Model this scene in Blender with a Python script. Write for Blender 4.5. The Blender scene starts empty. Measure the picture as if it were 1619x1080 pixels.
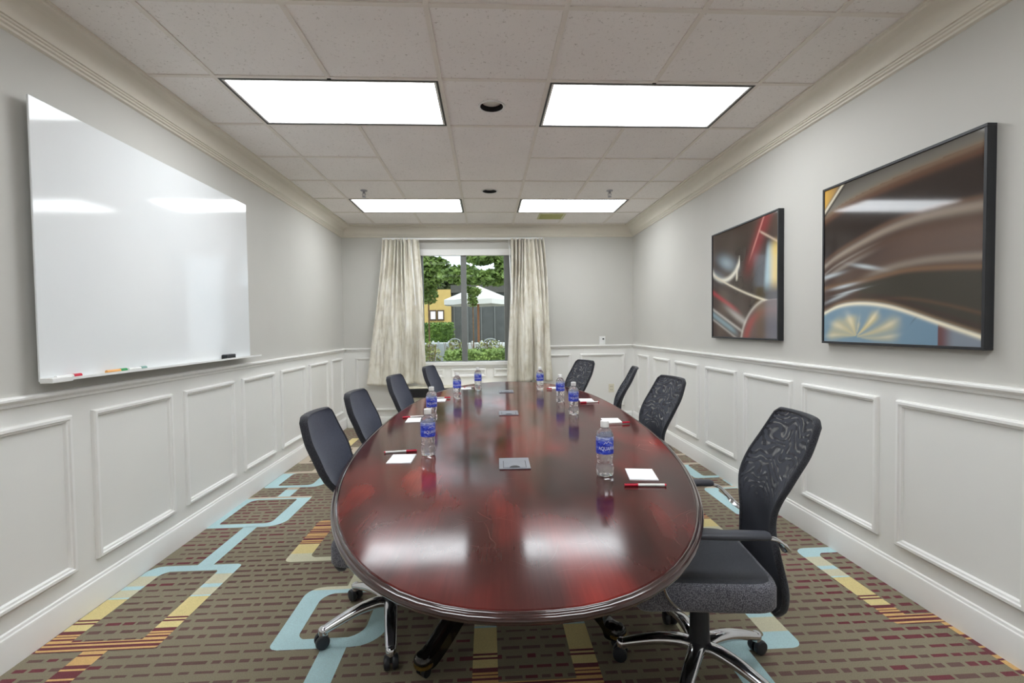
import bpy, bmesh, math, random
from mathutils import Vector, Matrix

random.seed(7)
SC = bpy.context.scene
COL = SC.collection
PI = math.pi

# ------------------------------------------------------------------ camera
F_PX, YAW, PITCH, ROLL, EYE = 747.03, 0.0523, 0.0301, 0.0131, 1.3474
cam_data = bpy.data.cameras.new('camera')
cam_data.sensor_fit = 'HORIZONTAL'
cam_data.sensor_width = 36.0
cam_data.lens = 36.0 * F_PX / 1619.0
cam_data.clip_start = 0.02
cam_data.clip_end = 200
camera = bpy.data.objects.new('camera', cam_data)
COL.objects.link(camera)
_cy, _sy, _cp, _sp = math.cos(YAW), math.sin(YAW), math.cos(PITCH), math.sin(PITCH)
_f = Vector((_sy * _cp, _cy * _cp, -_sp))
_r = Vector((_cy, -_sy, 0))
_d = _f.cross(_r)
_r2 = math.cos(ROLL) * _r + math.sin(ROLL) * _d
_d2 = -math.sin(ROLL) * _r + math.cos(ROLL) * _d
_m = Matrix((_r2, -_d2, -_f)).transposed().to_4x4()
_m.translation = (0, 0, EYE)
camera.matrix_world = _m
SC.camera = camera

# ------------------------------------------------------------------ colour management, sky, sun
SC.view_settings.view_transform = 'Standard'
SC.view_settings.look = 'None'
SC.view_settings.gamma = 1.0
SC.view_settings.use_curve_mapping = False
SC.view_settings.exposure = 0.0

LAMP_STRENGTH = 12.2
SUN_STRENGTH = 1.8
SKY_STRENGTH = 2.1

world = bpy.data.worlds.new('sky')
SC.world = world
world.use_nodes = True
world.node_tree.nodes['Background'].inputs[0].default_value = (0.80, 0.89, 1.0, 1)
world.node_tree.nodes['Background'].inputs[1].default_value = SKY_STRENGTH
sun_data = bpy.data.lights.new('sun', 'SUN')
sun_data.energy = SUN_STRENGTH
sun_data.angle = math.radians(3)
sun_data.color = (1, 0.95, 0.85)
sun = bpy.data.objects.new('sun', sun_data)
sun.rotation_euler = (math.radians(38), 0, math.radians(25))
sun.location = (0, 8, 12)
COL.objects.link(sun)

# ------------------------------------------------------------------ room numbers
XL, XR, YB, YF, CEIL = -1.952, 2.054, 6.549, -1.3, 2.736
CROWN = 0.1475
GX, GY, TILE = 0.062, 2.6916, 0.6096          # ceiling grid: centre column axis, front edge of the lamp row

# ------------------------------------------------------------------ helpers
def lin(r, g, b):
    def f(c):
        c /= 255.0
        return c / 12.92 if c <= 0.04045 else ((c + 0.055) / 1.055) ** 2.4
    return (f(r), f(g), f(b), 1.0)


class Nodes:
    def __init__(self, name):
        self.m = bpy.data.materials.new(name)
        self.m.use_nodes = True
        self.t = self.m.node_tree
        self.n = self.t.nodes
        self.b = self.n['Principled BSDF']
        self.out = self.n['Material Output']

    def add(self, kind, **kw):
        nd = self.n.new(kind)
        for k, v in kw.items():
            setattr(nd, k, v)
        return nd

    def link(self, a, b):
        self.t.links.new(a, b)

    def coord(self, scale=(1, 1, 1), which='Object'):
        tc = self.add('ShaderNodeTexCoord')
        mp = self.add('ShaderNodeMapping')
        mp.inputs['Scale'].default_value = scale
        self.link(tc.outputs[which], mp.inputs[0])
        return mp.outputs[0]

    def noise(self, vec, scale, detail=3, rough=0.55, distortion=0.0):
        nd = self.add('ShaderNodeTexNoise')
        nd.inputs['Scale'].default_value = scale
        nd.inputs['Detail'].default_value = detail
        nd.inputs['Roughness'].default_value = rough
        nd.inputs['Distortion'].default_value = distortion
        self.link(vec, nd.inputs['Vector'])
        return nd.outputs['Fac']

    def ramp(self, fac, stops):
        nd = self.add('ShaderNodeValToRGB')
        el = nd.color_ramp.elements
        while len(el) < len(stops):
            el.new(0.5)
        for e, (p, c) in zip(el, stops):
            e.position = p
            e.color = c if len(c) == 4 else (*c, 1)
        self.link(fac, nd.inputs[0])
        return nd.outputs[0]

    def bump(self, height, strength=0.3, dist=0.002):
        nd = self.add('ShaderNodeBump')
        nd.inputs['Strength'].default_value = strength
        nd.inputs['Distance'].default_value = dist
        self.link(height, nd.inputs['Height'])
        self.link(nd.outputs[0], self.b.inputs['Normal'])

    def set(self, **kw):
        for k, v in kw.items():
            self.b.inputs[k.replace('_', ' ')].default_value = v


def mat(name, rgb, rough=0.5, metal=0.0, spec=0.5, mottle=0.06, scale=12.0, bump=0.0, bump_scale=200.0, coat=0.0):
    """plain paint / plastic / metal with a little procedural unevenness"""
    k = Nodes(name)
    c = lin(*rgb)
    v = k.coord()
    f = k.noise(v, scale)
    lo = tuple(max(0, x * (1 - mottle)) for x in c[:3])
    hi = tuple(min(1, x * (1 + mottle)) for x in c[:3])
    k.link(k.ramp(f, [(0.3, lo), (0.7, hi)]), k.b.inputs['Base Color'])
    k.b.inputs['Roughness'].default_value = rough
    k.b.inputs['Metallic'].default_value = metal
    k.b.inputs['Specular IOR Level'].default_value = spec
    k.b.inputs['Coat Weight'].default_value = coat
    if bump:
        k.bump(k.noise(v, bump_scale, 2), bump)
    return k.m


def build(name, bm, mats, parent=None, smooth=False, bevel=0.0, kind=None, sharp=40):
    me = bpy.data.meshes.new(name)
    bmesh.ops.recalc_face_normals(bm, faces=bm.faces)
    bm.to_mesh(me)
    bm.free()
    if not isinstance(mats, (list, tuple)):
        mats = [mats]
    for m in mats:
        me.materials.append(m)
    if smooth:
        for p in me.polygons:
            p.use_smooth = True
        try:
            me.set_sharp_from_angle(angle=math.radians(sharp))
        except Exception:
            pass
    o = bpy.data.objects.new(name, me)
    COL.objects.link(o)
    if parent is not None:
        o.parent = parent
    if bevel:
        md = o.modifiers.new('bevel', 'BEVEL')
        md.width = bevel
        md.segments = 2
        md.limit_method = 'ANGLE'
        md.angle_limit = math.radians(40)
    if kind:
        o['kind'] = kind
    return o


def thing(name, label, cat, loc=(0, 0, 0), rz=0.0, group=None):
    o = bpy.data.objects.new(name, None)
    o.empty_display_size = 0.05
    o.location = loc
    o.rotation_euler = (0, 0, rz)
    COL.objects.link(o)
    return tag(o, label, cat, group)


def tag(o, label, cat, group=None):
    o['label'] = label
    o['category'] = cat
    if group:
        o['group'] = group
    return o


def dup(root, label, loc=None, rz=None):
    r = root.copy()
    COL.objects.link(r)
    r['label'] = label
    if loc is not None:
        r.location = loc
    if rz is not None:
        r.rotation_euler = (0, 0, rz)
    for ch in root.children:
        c = ch.copy()
        COL.objects.link(c)
        c.parent = r
        for g in ch.children:
            d = g.copy()
            COL.objects.link(d)
            d.parent = c
    return r


def box(bm, x0, x1, y0, y1, z0, z1, mi=0):
    vs = [bm.verts.new(p) for p in ((x0, y0, z0), (x1, y0, z0), (x1, y1, z0), (x0, y1, z0),
                                    (x0, y0, z1), (x1, y0, z1), (x1, y1, z1), (x0, y1, z1))]
    for q in ((0, 3, 2, 1), (4, 5, 6, 7), (0, 1, 5, 4), (1, 2, 6, 5), (2, 3, 7, 6), (3, 0, 4, 7)):
        f = bm.faces.new([vs[i] for i in q])
        f.material_index = mi
    return vs


def quad(bm, pts, mi=0):
    f = bm.faces.new([bm.verts.new(p) for p in pts])
    f.material_index = mi
    return f


def lathe(bm, prof, seg=32, cap_bottom=True, cap_top=True, mi=0, center=(0, 0, 0)):
    rings = []
    for r, z in prof:
        rings.append([bm.verts.new((center[0] + r * math.cos(2 * PI * i / seg), center[1] + r * math.sin(2 * PI * i / seg), center[2] + z)) for i in range(seg)])
    for a, b in zip(rings, rings[1:]):
        for i in range(seg):
            f = bm.faces.new((a[i], a[(i + 1) % seg], b[(i + 1) % seg], b[i]))
            f.material_index = mi
    if cap_bottom:
        f = bm.faces.new(list(reversed(rings[0]))); f.material_index = mi
    if cap_top:
        f = bm.faces.new(rings[-1]); f.material_index = mi
    return rings


def loft(bm, sections, closed=True, caps=True, mi=0):
    """sections: list of lists of points"""
    rs = [[bm.verts.new(p) for p in s] for s in sections]
    n = len(rs[0])
    for a, b in zip(rs, rs[1:]):
        for i in range(n if closed else n - 1):
            f = bm.faces.new((a[i], a[(i + 1) % n], b[(i + 1) % n], b[i]))
            f.material_index = mi
    if caps and closed:
        f = bm.faces.new(list(reversed(rs[0]))); f.material_index = mi
        f = bm.faces.new(rs[-1]); f.material_index = mi
    return rs


def tube(bm, pts, radius, seg=10, flat=1.0, caps=True, mi=0, up=Vector((0, 0, 1))):
    """tube along pts; radius number or list; flat = ratio of the second axis"""
    pts = [Vector(p) for p in pts]
    secs = []
    for i, p in enumerate(pts):
        a = pts[max(0, i - 1)]
        b = pts[min(len(pts) - 1, i + 1)]
        t = (b - a).normalized()
        u = up if abs(t.dot(up)) < 0.97 else Vector((1, 0, 0))
        s = t.cross(u).normalized()
        w = s.cross(t).normalized()
        r = radius[i] if isinstance(radius, (list, tuple)) else radius
        secs.append([p + s * (r * math.cos(2 * PI * k / seg)) + w * (r * flat * math.sin(2 * PI * k / seg)) for k in range(seg)])
    loft(bm, secs, True, caps, mi)


def smoothpath(pts, n=8):
    """Catmull-Rom through pts"""
    pts = [Vector(p) for p in pts]
    out = []
    for i in range(len(pts) - 1):
        p0 = pts[max(0, i - 1)]; p1 = pts[i]; p2 = pts[i + 1]; p3 = pts[min(len(pts) - 1, i + 2)]
        for k in range(n):
            t = k / n
            out.append(0.5 * ((2 * p1) + (p2 - p0) * t + (2 * p0 - 5 * p1 + 4 * p2 - p3) * t * t + (3 * p1 - p0 - 3 * p2 + p3) * t ** 3))
    out.append(pts[-1])
    return out


def interp(tab, z):
    """smooth table interpolation, tab = [(z, a, b, ..)]"""
    if z <= tab[0][0]:
        return tab[0][1:]
    if z >= tab[-1][0]:
        return tab[-1][1:]
    for i in range(len(tab) - 1):
        if tab[i][0] <= z <= tab[i + 1][0]:
            t = (z - tab[i][0]) / (tab[i + 1][0] - tab[i][0])
            p0 = tab[max(0, i - 1)]; p1 = tab[i]; p2 = tab[i + 1]; p3 = tab[min(len(tab) - 1, i + 2)]
            res = []
            for k in range(1, len(p1)):
                m1 = (p2[k] - p0[k]) / max(1e-6, p2[0] - p0[0]) * (p2[0] - p1[0])
                m2 = (p3[k] - p1[k]) / max(1e-6, p3[0] - p1[0]) * (p2[0] - p1[0])
                res.append((2 * t ** 3 - 3 * t * t + 1) * p1[k] + (t ** 3 - 2 * t * t + t) * m1 + (-2 * t ** 3 + 3 * t * t) * p2[k] + (t ** 3 - t * t) * m2)
            return res


# ------------------------------------------------------------------ materials
M = {}
M['wall'] = mat('wall_paint', (204, 202, 196), 0.6, spec=0.3, mottle=0.015, scale=2, bump=0.05, bump_scale=400)
M['wainscot'] = mat('wainscot_paint', (237, 236, 232), 0.4, spec=0.4, mottle=0.012, scale=2)
M['trim'] = mat('trim_paint', (243, 242, 239), 0.38, spec=0.4, mottle=0.015, scale=3)
M['crown'] = mat('crown_paint', (230, 224, 211), 0.5, spec=0.35, mottle=0.02, scale=3)
M['black_plastic'] = mat('black_plastic', (38, 40, 46), 0.4, mottle=0.1)
M['arm_pad'] = mat('arm_pad_plastic', (58, 60, 68), 0.45, mottle=0.08)
M['chrome'] = mat('polished_chrome', (215, 216, 220), 0.12, metal=1.0, mottle=0.05)
M['steel'] = mat('brushed_steel', (165, 166, 172), 0.35, metal=1.0, mottle=0.1)
M['white_plastic'] = mat('white_plastic', (240, 240, 238), 0.4, mottle=0.02)
M['cream_plastic'] = mat('cream_plastic', (226, 220, 200), 0.45, mottle=0.03)
M['paper'] = mat('white_paper', (246, 246, 248), 0.8, spec=0.2, mottle=0.01)
M['black'] = mat('matt_black', (22, 22, 24), 0.6, mottle=0.1)
M['frame_black'] = mat('picture_frame_black', (46, 47, 50), 0.45, mottle=0.08, spec=0.4)
M['lamp_frame'] = mat('lamp_frame_dark', (60, 60, 58), 0.5, mottle=0.08)
M['tbar'] = mat('ceiling_tbar', (236, 230, 222), 0.5, mottle=0.03)
M['red'] = mat('red_plastic', (206, 28, 60), 0.35, mottle=0.05)
M['pen_dark'] = mat('dark_pen_clip', (60, 14, 34), 0.35, mottle=0.05)
M['green'] = mat('green_plastic', (30, 150, 80), 0.4, mottle=0.05)
M['orange'] = mat('orange_plastic', (250, 185, 110), 0.4, mottle=0.05)
M['teal_grey'] = mat('grey_green_plastic', (120, 160, 150), 0.4, mottle=0.05)
M['grommet'] = mat('grey_hatch_plastic', (128, 130, 138), 0.35, mottle=0.06, spec=0.5)
M['mullion'] = mat('window_mullion_paint', (118, 120, 118), 0.45, mottle=0.04)
M['brass'] = mat('aged_brass', (150, 126, 70), 0.3, metal=0.9, mottle=0.3, scale=60)
M['black_wood'] = mat('black_lacquered_wood', (16, 13, 12), 0.18, mottle=0.3, spec=0.5, coat=0.3)
M['vent_green'] = mat('yellow_green_grille', (186, 186, 118), 0.5, mottle=0.06)


def ceiling_mat():
    k = Nodes('fissured_ceiling_tile')
    v = k.coord()
    a = k.noise(v, 70, 4, 0.7)
    b = k.noise(v, 2.2, 2)
    dark = k.ramp(a, [(0.30, lin(196, 190, 183)), (0.40, lin(250, 246, 243))])
    tint = k.ramp(b, [(0.3, (0.96, 0.96, 0.96)), (0.7, (1, 1, 1))])
    mx = k.add('ShaderNodeMix', data_type='RGBA', blend_type='MULTIPLY')
    mx.inputs[0].default_value = 1
    k.link(dark, mx.inputs[6]); k.link(tint, mx.inputs[7])
    k.link(mx.outputs[2], k.b.inputs['Base Color'])
    k.set(Roughness=0.9)
    k.b.inputs['Specular IOR Level'].default_value = 0.15
    k.bump(a, 0.5, 0.003)
    return k.m


M['tile'] = ceiling_mat()


def carpet_mat(name, rgb, var=0.22):
    k = Nodes(name)
    v = k.coord()
    a = k.noise(v, 260, 3, 0.7)
    b = k.noise(v, 3, 2)
    c = lin(*rgb)
    lo = tuple(x * (1 - var) for x in c[:3]); hi = tuple(min(1, x * (1 + var)) for x in c[:3])
    base = k.ramp(a, [(0.3, lo), (0.7, hi)])
    t = k.ramp(b, [(0.3, (0.93, 0.93, 0.93)), (0.7, (1, 1, 1))])
    mx = k.add('ShaderNodeMix', data_type='RGBA', blend_type='MULTIPLY')
    mx.inputs[0].default_value = 1
    k.link(base, mx.inputs[6]); k.link(t, mx.inputs[7])
    k.link(mx.outputs[2], k.b.inputs['Base Color'])
    k.set(Roughness=0.95)
    k.b.inputs['Specular IOR Level'].default_value = 0.1
    k.b.inputs['Sheen Weight'].default_value = 0.15
    k.bump(a, 0.6, 0.004)
    return k.m


CARPET = [carpet_mat('carpet_taupe', (141, 132, 110)),        # 0
          carpet_mat('carpet_maroon', (118, 56, 64)),         # 1
          carpet_mat('carpet_brown', (112, 84, 78)),          # 2
          carpet_mat('carpet_blue', (192, 224, 228), 0.14),   # 3
          carpet_mat('carpet_cream', (216, 212, 184), 0.14),  # 4
          carpet_mat('carpet_yellow', (230, 212, 150), 0.16), # 5
          carpet_mat('carpet_tan', (224, 182, 120), 0.18),    # 6
          carpet_mat('carpet_beige', (206, 192, 172), 0.14)]  # 7


def fabric_mat(name, c1, c2, scale=420.0):
    k = Nodes(name)
    v = k.coord()
    ch = k.add('ShaderNodeTexVoronoi')
    ch.inputs['Scale'].default_value = scale
    k.link(v, ch.inputs['Vector'])
    n2 = k.noise(v, 5, 2)
    base = k.ramp(ch.outputs['Distance'], [(0.15, lin(*c2)), (0.6, lin(*c1))])
    t = k.ramp(n2, [(0.3, (0.9, 0.9, 0.9)), (0.7, (1, 1, 1))])
    mx = k.add('ShaderNodeMix', data_type='RGBA', blend_type='MULTIPLY')
    mx.inputs[0].default_value = 1
    k.link(base, mx.inputs[6]); k.link(t, mx.inputs[7])
    k.link(mx.outputs[2], k.b.inputs['Base Color'])
    k.set(Roughness=0.85)
    k.b.inputs['Specular IOR Level'].default_value = 0.25
    k.b.inputs['Sheen Weight'].default_value = 0.2
    k.bump(ch.outputs['Distance'], 0.4, 0.002)
    return k.m


M['seat_fabric'] = fabric_mat('grey_seat_weave', (78, 78, 86), (150, 150, 158), 300)
M['seat_top'] = fabric_mat('dark_seat_cloth', (52, 54, 61), (74, 76, 84), 420)
M['navy_fabric'] = fabric_mat('navy_chair_fabric', (52, 57, 74), (74, 80, 98), 420)
M['black_fabric'] = fabric_mat('black_edge_fabric', (40, 41, 47), (74, 75, 82), 380)


def mesh_mat():
    """two layers of black net: opaque below, open and rippled above"""
    k = Nodes('charcoal_chair_net')
    v = k.coord()
    nz = k.add('ShaderNodeTexNoise')
    nz.inputs['Scale'].default_value = 4.2
    nz.inputs['Detail'].default_value = 1.0
    k.link(v, nz.inputs['Vector'])
    mp = k.add('ShaderNodeMapping')
    mp.inputs['Location'].default_value = (0.25, 0.06, -0.60)
    k.link(v, mp.inputs[0])
    w = k.add('ShaderNodeTexWave', wave_type='RINGS', rings_direction='SPHERICAL')
    w.inputs['Scale'].default_value = 9.5
    w.inputs['Distortion'].default_value = 15.0
    w.inputs['Detail'].default_value = 0.6
    w.inputs['Detail Scale'].default_value = 1.5
    k.link(mp.outputs[0], w.inputs['Vector'])
    sep = k.add('ShaderNodeSeparateXYZ')
    k.link(v, sep.inputs[0])
    hz = k.add('ShaderNodeMapRange')
    hz.inputs['From Min'].default_value = 0.66
    hz.inputs['From Max'].default_value = 0.74
    k.link(sep.outputs['Z'], hz.inputs['Value'])
    band = k.ramp(w.outputs['Fac'], [(0.45, (0, 0, 0)), (1.0, (1, 1, 1))])
    mul = k.add('ShaderNodeMath', operation='MULTIPLY')
    k.link(band, mul.inputs[0]); k.link(hz.outputs[0], mul.inputs[1])
    sc = k.add('ShaderNodeMath', operation='MULTIPLY_ADD')
    sc.inputs[1].default_value = -0.50
    sc.inputs[2].default_value = 0.96
    k.link(mul.outputs[0], sc.inputs[0])
    k.link(sc.outputs[0], k.b.inputs['Alpha'])
    k.link(k.ramp(nz.outputs['Fac'], [(0.3, lin(54, 56, 63)), (0.7, lin(68, 70, 78))]), k.b.inputs['Base Color'])
    k.set(Roughness=0.8)
    k.b.inputs['Specular IOR Level'].default_value = 0.2
    return k.m


M['net'] = mesh_mat()


def table_mat():
    k = Nodes('worn_mahogany')
    v = k.coord((1, 0.35, 1))
    v1 = k.coord((1, 1, 1))
    a = k.noise(v, 4.6, 2.2, 0.5, 0.15)
    g = k.noise(k.coord((30, 1.2, 1)), 4, 3, 0.6)
    base = k.ramp(a, [(0.32, lin(50, 28, 27)), (0.48, lin(72, 32, 30)), (0.61, lin(104, 37, 34)), (0.74, lin(140, 46, 40))])
    gr = k.ramp(g, [(0.3, (0.86, 0.86, 0.86)), (0.7, (1.04, 1.04, 1.04))])
    mx = k.add('ShaderNodeMix', data_type='RGBA', blend_type='MULTIPLY')
    mx.inputs[0].default_value = 1
    k.link(base, mx.inputs[6]); k.link(gr, mx.inputs[7])
    # fine scuffs: thin bright scratches
    vo = k.add('ShaderNodeTexVoronoi', feature='DISTANCE_TO_EDGE')
    vo.inputs['Scale'].default_value = 6.0
    nzv = k.add('ShaderNodeTexNoise')
    nzv.inputs['Scale'].default_value = 3.0
    k.link(v1, nzv.inputs['Vector'])
    mixv = k.add('ShaderNodeMix', data_type='RGBA', blend_type='ADD')
    mixv.inputs[0].default_value = 0.35
    k.link(v1, mixv.inputs[6]); k.link(nzv.outputs['Color'], mixv.inputs[7])
    k.link(mixv.outputs[2], vo.inputs['Vector'])
    sc = k.ramp(vo.outputs['Distance'], [(0.0, (1, 1, 1)), (0.006, (0, 0, 0))])
    gate = k.ramp(k.noise(v1, 2.6, 2), [(0.52, (0, 0, 0)), (0.66, (0.16, 0.16, 0.16))])
    ml = k.add('ShaderNodeMath', operation='MULTIPLY')
    k.link(sc, ml.inputs[0]); k.link(gate, ml.inputs[1])
    m2 = k.add('ShaderNodeMix', data_type='RGBA')
    k.link(ml.outputs[0], m2.inputs[0])
    k.link(mx.outputs[2], m2.inputs[6])
    m2.inputs[7].default_value = lin(196, 160, 150)
    k.link(m2.outputs[2], k.b.inputs['Base Color'])
    rr = k.ramp(k.noise(v1, 3, 4, 0.6), [(0.3, (0.10, 0.10, 0.10)), (0.7, (0.17, 0.17, 0.17))])
    k.link(rr, k.b.inputs['Roughness'])
    k.b.inputs['Specular IOR Level'].default_value = 0.21
    return k.m


M['mahogany'] = table_mat()
M['edge_wood'] = mat('dark_edge_wood', (48, 24, 22), 0.16, mottle=0.4, scale=20, spec=0.6, coat=0.6)


def glass_pane():
    k = Nodes('window_glass')
    tr = k.add('ShaderNodeBsdfTransparent')
    tr.inputs[0].default_value = (0.93, 0.95, 0.94, 1)
    gl = k.add('ShaderNodeBsdfGlossy')
    gl.inputs['Roughness'].default_value = 0.02
    fr = k.add('ShaderNodeFresnel')
    fr.inputs['IOR'].default_value = 1.12
    mx = k.add('ShaderNodeMixShader')
    k.link(fr.outputs[0], mx.inputs[0]); k.link(tr.outputs[0], mx.inputs[1]); k.link(gl.outputs[0], mx.inputs[2])
    k.link(mx.outputs[0], k.out.inputs[0])
    return k.m


M['glass'] = glass_pane()


def clear_bottle():
    k = Nodes('clear_bottle_plastic')
    v = k.coord()
    k.b.inputs['Base Color'].default_value = (0.97, 0.985, 1, 1)
    k.b.inputs['Transmission Weight'].default_value = 0.86
    k.b.inputs['IOR'].default_value = 1.30
    k.b.inputs['Roughness'].default_value = 0.02
    vo = k.add('ShaderNodeTexVoronoi', feature='SMOOTH_F1')
    vo.inputs['Scale'].default_value = 70
    k.link(v, vo.inputs['Vector'])
    k.bump(vo.outputs['Distance'], 0.6, 0.006)
    return k.m


M['bottle'] = clear_bottle()


def label_mat():
    k = Nodes('blue_bottle_label')
    v = k.coord()
    n = k.noise(k.coord((1, 1, 2.4)), 42, 3, 0.5, 1.0)
    sep = k.add('ShaderNodeSeparateXYZ')
    k.link(v, sep.inputs[0])
    zz = k.add('ShaderNodeMapRange')
    zz.inputs['From Min'].default_value = .138
    zz.inputs['From Max'].default_value = .152
    k.link(sep.outputs['Z'], zz.inputs['Value'])
    mx = k.add('ShaderNodeMix', data_type='RGBA')
    k.link(zz.outputs[0], mx.inputs[0])
    k.link(k.ramp(n, [(0.34, lin(30, 46, 176)), (0.55, lin(58, 82, 216)), (0.70, lin(124, 144, 232))]), mx.inputs[6])
    k.link(k.ramp(n, [(0.40, lin(120, 136, 210)), (0.58, lin(206, 216, 244))]), mx.inputs[7])
    k.link(mx.outputs[2], k.b.inputs['Base Color'])
    k.set(Roughness=0.3)
    return k.m


M['label'] = label_mat()


def curtain_mat():
    k = Nodes('crushed_silk_curtain')
    v = k.coord((1, 1, 0.6))
    a = k.noise(v, 9, 5, 0.6, 0.8)
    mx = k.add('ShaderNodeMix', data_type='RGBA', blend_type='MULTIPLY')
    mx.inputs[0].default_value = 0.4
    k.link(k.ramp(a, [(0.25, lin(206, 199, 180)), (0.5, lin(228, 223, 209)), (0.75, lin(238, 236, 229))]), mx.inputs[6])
    k.link(k.ramp(k.noise(k.coord((1, 1, .07)), 24, 3, .6), [(.36, lin(150, 138, 112)), (.50, (1, 1, 1, 1))]), mx.inputs[7])  # vertical tan streaks: silk sheen along the folds, painted into the base colour
    k.link(mx.outputs[2], k.b.inputs['Base Color'])
    k.link(k.ramp(a, [(0.3, (0.55,) * 3), (0.7, (0.32,) * 3)]), k.b.inputs['Roughness'])
    k.b.inputs['Sheen Weight'].default_value = 0.3
    k.bump(k.noise(k.coord((1, 1, 0.35)), 22, 3), 0.35, 0.005)
    return k.m


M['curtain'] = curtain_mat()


def diffuser_mat():
    k = Nodes('lit_prismatic_diffuser')
    tc = k.add('ShaderNodeTexCoord')
    sep = k.add('ShaderNodeSeparateXYZ')
    k.link(tc.outputs['Object'], sep.inputs[0])
    vo = k.noise(tc.outputs['Object'], 14, 2)
    c = k.ramp(vo, [(0.3, (0.86, 0.91, 0.97)), (0.6, (0.95, 0.985, 1.0))])
    em = k.add('ShaderNodeEmission')
    k.link(c, em.inputs[0])
    # the tubes behind it run across: three brighter bands
    w = k.add('ShaderNodeMath', operation='SINE')
    m1 = k.add('ShaderNodeMath', operation='MULTIPLY')
    m1.inputs[1].default_value = 2 * PI / 0.19
    k.link(sep.outputs['Y'], m1.inputs[0]); k.link(m1.outputs[0], w.inputs[0])
    m2 = k.add('ShaderNodeMath', operation='MULTIPLY_ADD')
    m2.inputs[1].default_value = LAMP_STRENGTH * 0.12
    m2.inputs[2].default_value = LAMP_STRENGTH
    k.link(w.outputs[0], m2.inputs[0])
    k.link(m2.outputs[0], em.inputs[1])
    k.link(em.outputs[0], k.out.inputs[0])
    return k.m


M['diffuser'] = diffuser_mat()


def board_mat():
    k = Nodes('white_glass_board')
    v = k.coord()
    k.link(k.ramp(k.noise(v, 1.3, 2), [(0.3, lin(233, 236, 237)), (0.7, lin(238, 240, 241))]), k.b.inputs['Base Color'])
    k.set(Roughness=0.07)
    k.b.inputs['Specular IOR Level'].default_value = 0.4
    return k.m


M['board'] = board_mat()

# ------------------------------------------------------------------ floor: carpet with its woven pattern
def rr_interval(y, s):
    """x interval of a rounded rectangle s=(x0,x1,y0,y1,rTL,rTR,rBL,rBR) at height y, or None"""
    x0, x1, y0, y1, tl, tr, bl, br = s
    if y < y0 or y > y1:
        return None
    def ins(rt, rb):
        i = 0.0
        if y > y1 - rt and rt > 0:
            dy = y - (y1 - rt); i = rt - math.sqrt(max(0, rt * rt - dy * dy))
        if y < y0 + rb and rb > 0:
            dy = (y0 + rb) - y; i = max(i, rb - math.sqrt(max(0, rb * rb - dy * dy)))
        return i
    return x0 + ins(tl, bl), x1 - ins(tr, br)


fb = bmesh.new()
FX0, FX1, FY0, FY1 = XL, XR, YF, YB
quad(fb, [(FX0, FY0, 0), (FX1, FY0, 0), (FX1, FY1, 0), (FX0, FY1, 0)], 0)
ZP, ZD = 0.0011, 0.0006


def strip(xa, xb, ya, yb_, mi, xa2=None, xb2=None, z=ZP):
    xa2 = xa if xa2 is None else xa2
    xb2 = xb if xb2 is None else xb2
    c = lambda x: min(max(x, FX0), FX1)
    xa, xb, xa2, xb2 = c(xa), c(xb), c(xa2), c(xb2)
    if xb - xa < 1e-4 and xb2 - xa2 < 1e-4:
        return
    quad(fb, [(xa, ya, z), (xb, ya, z), (xb2, yb_, z), (xa2, yb_, z)], mi)


RINGS = []


def ring(x0, x1, y0, y1, tx, ty, outer, inner, colour, step=0.006):
    RINGS.append((x0, x1, y0, y1))
    so = (x0, x1, y0, y1) + outer
    si = (x0 + tx, x1 - tx, y0 + ty, y1 - ty) + inner
    n = max(4, int(round((y1 - y0) / step)))
    for i in range(n):
        ya = y0 + (y1 - y0) * i / n
        yb_ = y0 + (y1 - y0) * (i + 1) / n
        mi = colour(((ya + yb_) / 2 - y0), (y1 - y0))
        if mi is None:
            continue
        oa, ob = rr_interval(ya, so), rr_interval(yb_ - 1e-6, so)
        ia, ib = rr_interval(ya + 1e-6, si), rr_interval(yb_ - 1e-6, si)
        if ia is None or ib is None:
            strip(oa[0], oa[1], ya, yb_, mi, ob[0], ob[1])
        else:
            strip(oa[0], ia[0], ya, yb_, mi, ob[0], ib[0])
            strip(ia[1], oa[1], ya, yb_, mi, ib[1], ob[1])


BLUE = lambda t, h: 3
STRIPE = [6, 1, 1, 6, 1, 6, 6, 1, 1, 1, 6, 1, 6, 1, 6, 6, 1, 6, 1, 1]


def fade(t, h):
    """t from the top: blue, cream and blue, yellow, yellow crossed by maroon threads"""
    if t < 0.085: return 3
    if t < 0.33: return [4, 4, 3, 4, 4, 4, 3][int(t / 0.035) % 7]
    if t < 0.50: return 5
    k = int((t - 0.50) / 0.0105)
    if t < 0.58: return [1, 5, 1, 5, 5, 5, 5, 5][k % 8]
    return STRIPE[k % len(STRIPE)]


fade_down = lambda t, h: fade(h - t, h)
fade_up = lambda t, h: fade(t, h)


def cream_up(t, h):
    if t < 0.10: return 4
    if t < 0.23: return 5
    return STRIPE[int(t / 0.0105) % len(STRIPE)]


def beige(t, h): return 7


def e_colour(t, h): return 4 if t > h - 0.03 else 3


def link_strip(xc, w, y0, y1, colour, z=ZP):
    n = max(2, int((y1 - y0) / 0.0105))
    for i in range(n):
        ya = y0 + (y1 - y0) * i / n; yb_ = y0 + (y1 - y0) * (i + 1) / n
        mi = colour(i, n)
        if mi is not None:
            strip(xc - w / 2, xc + w / 2, ya, yb_, mi, z=z)


stripes = lambda i, n: STRIPE[(i * 3) % len(STRIPE)]
R3 = 0.035


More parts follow.
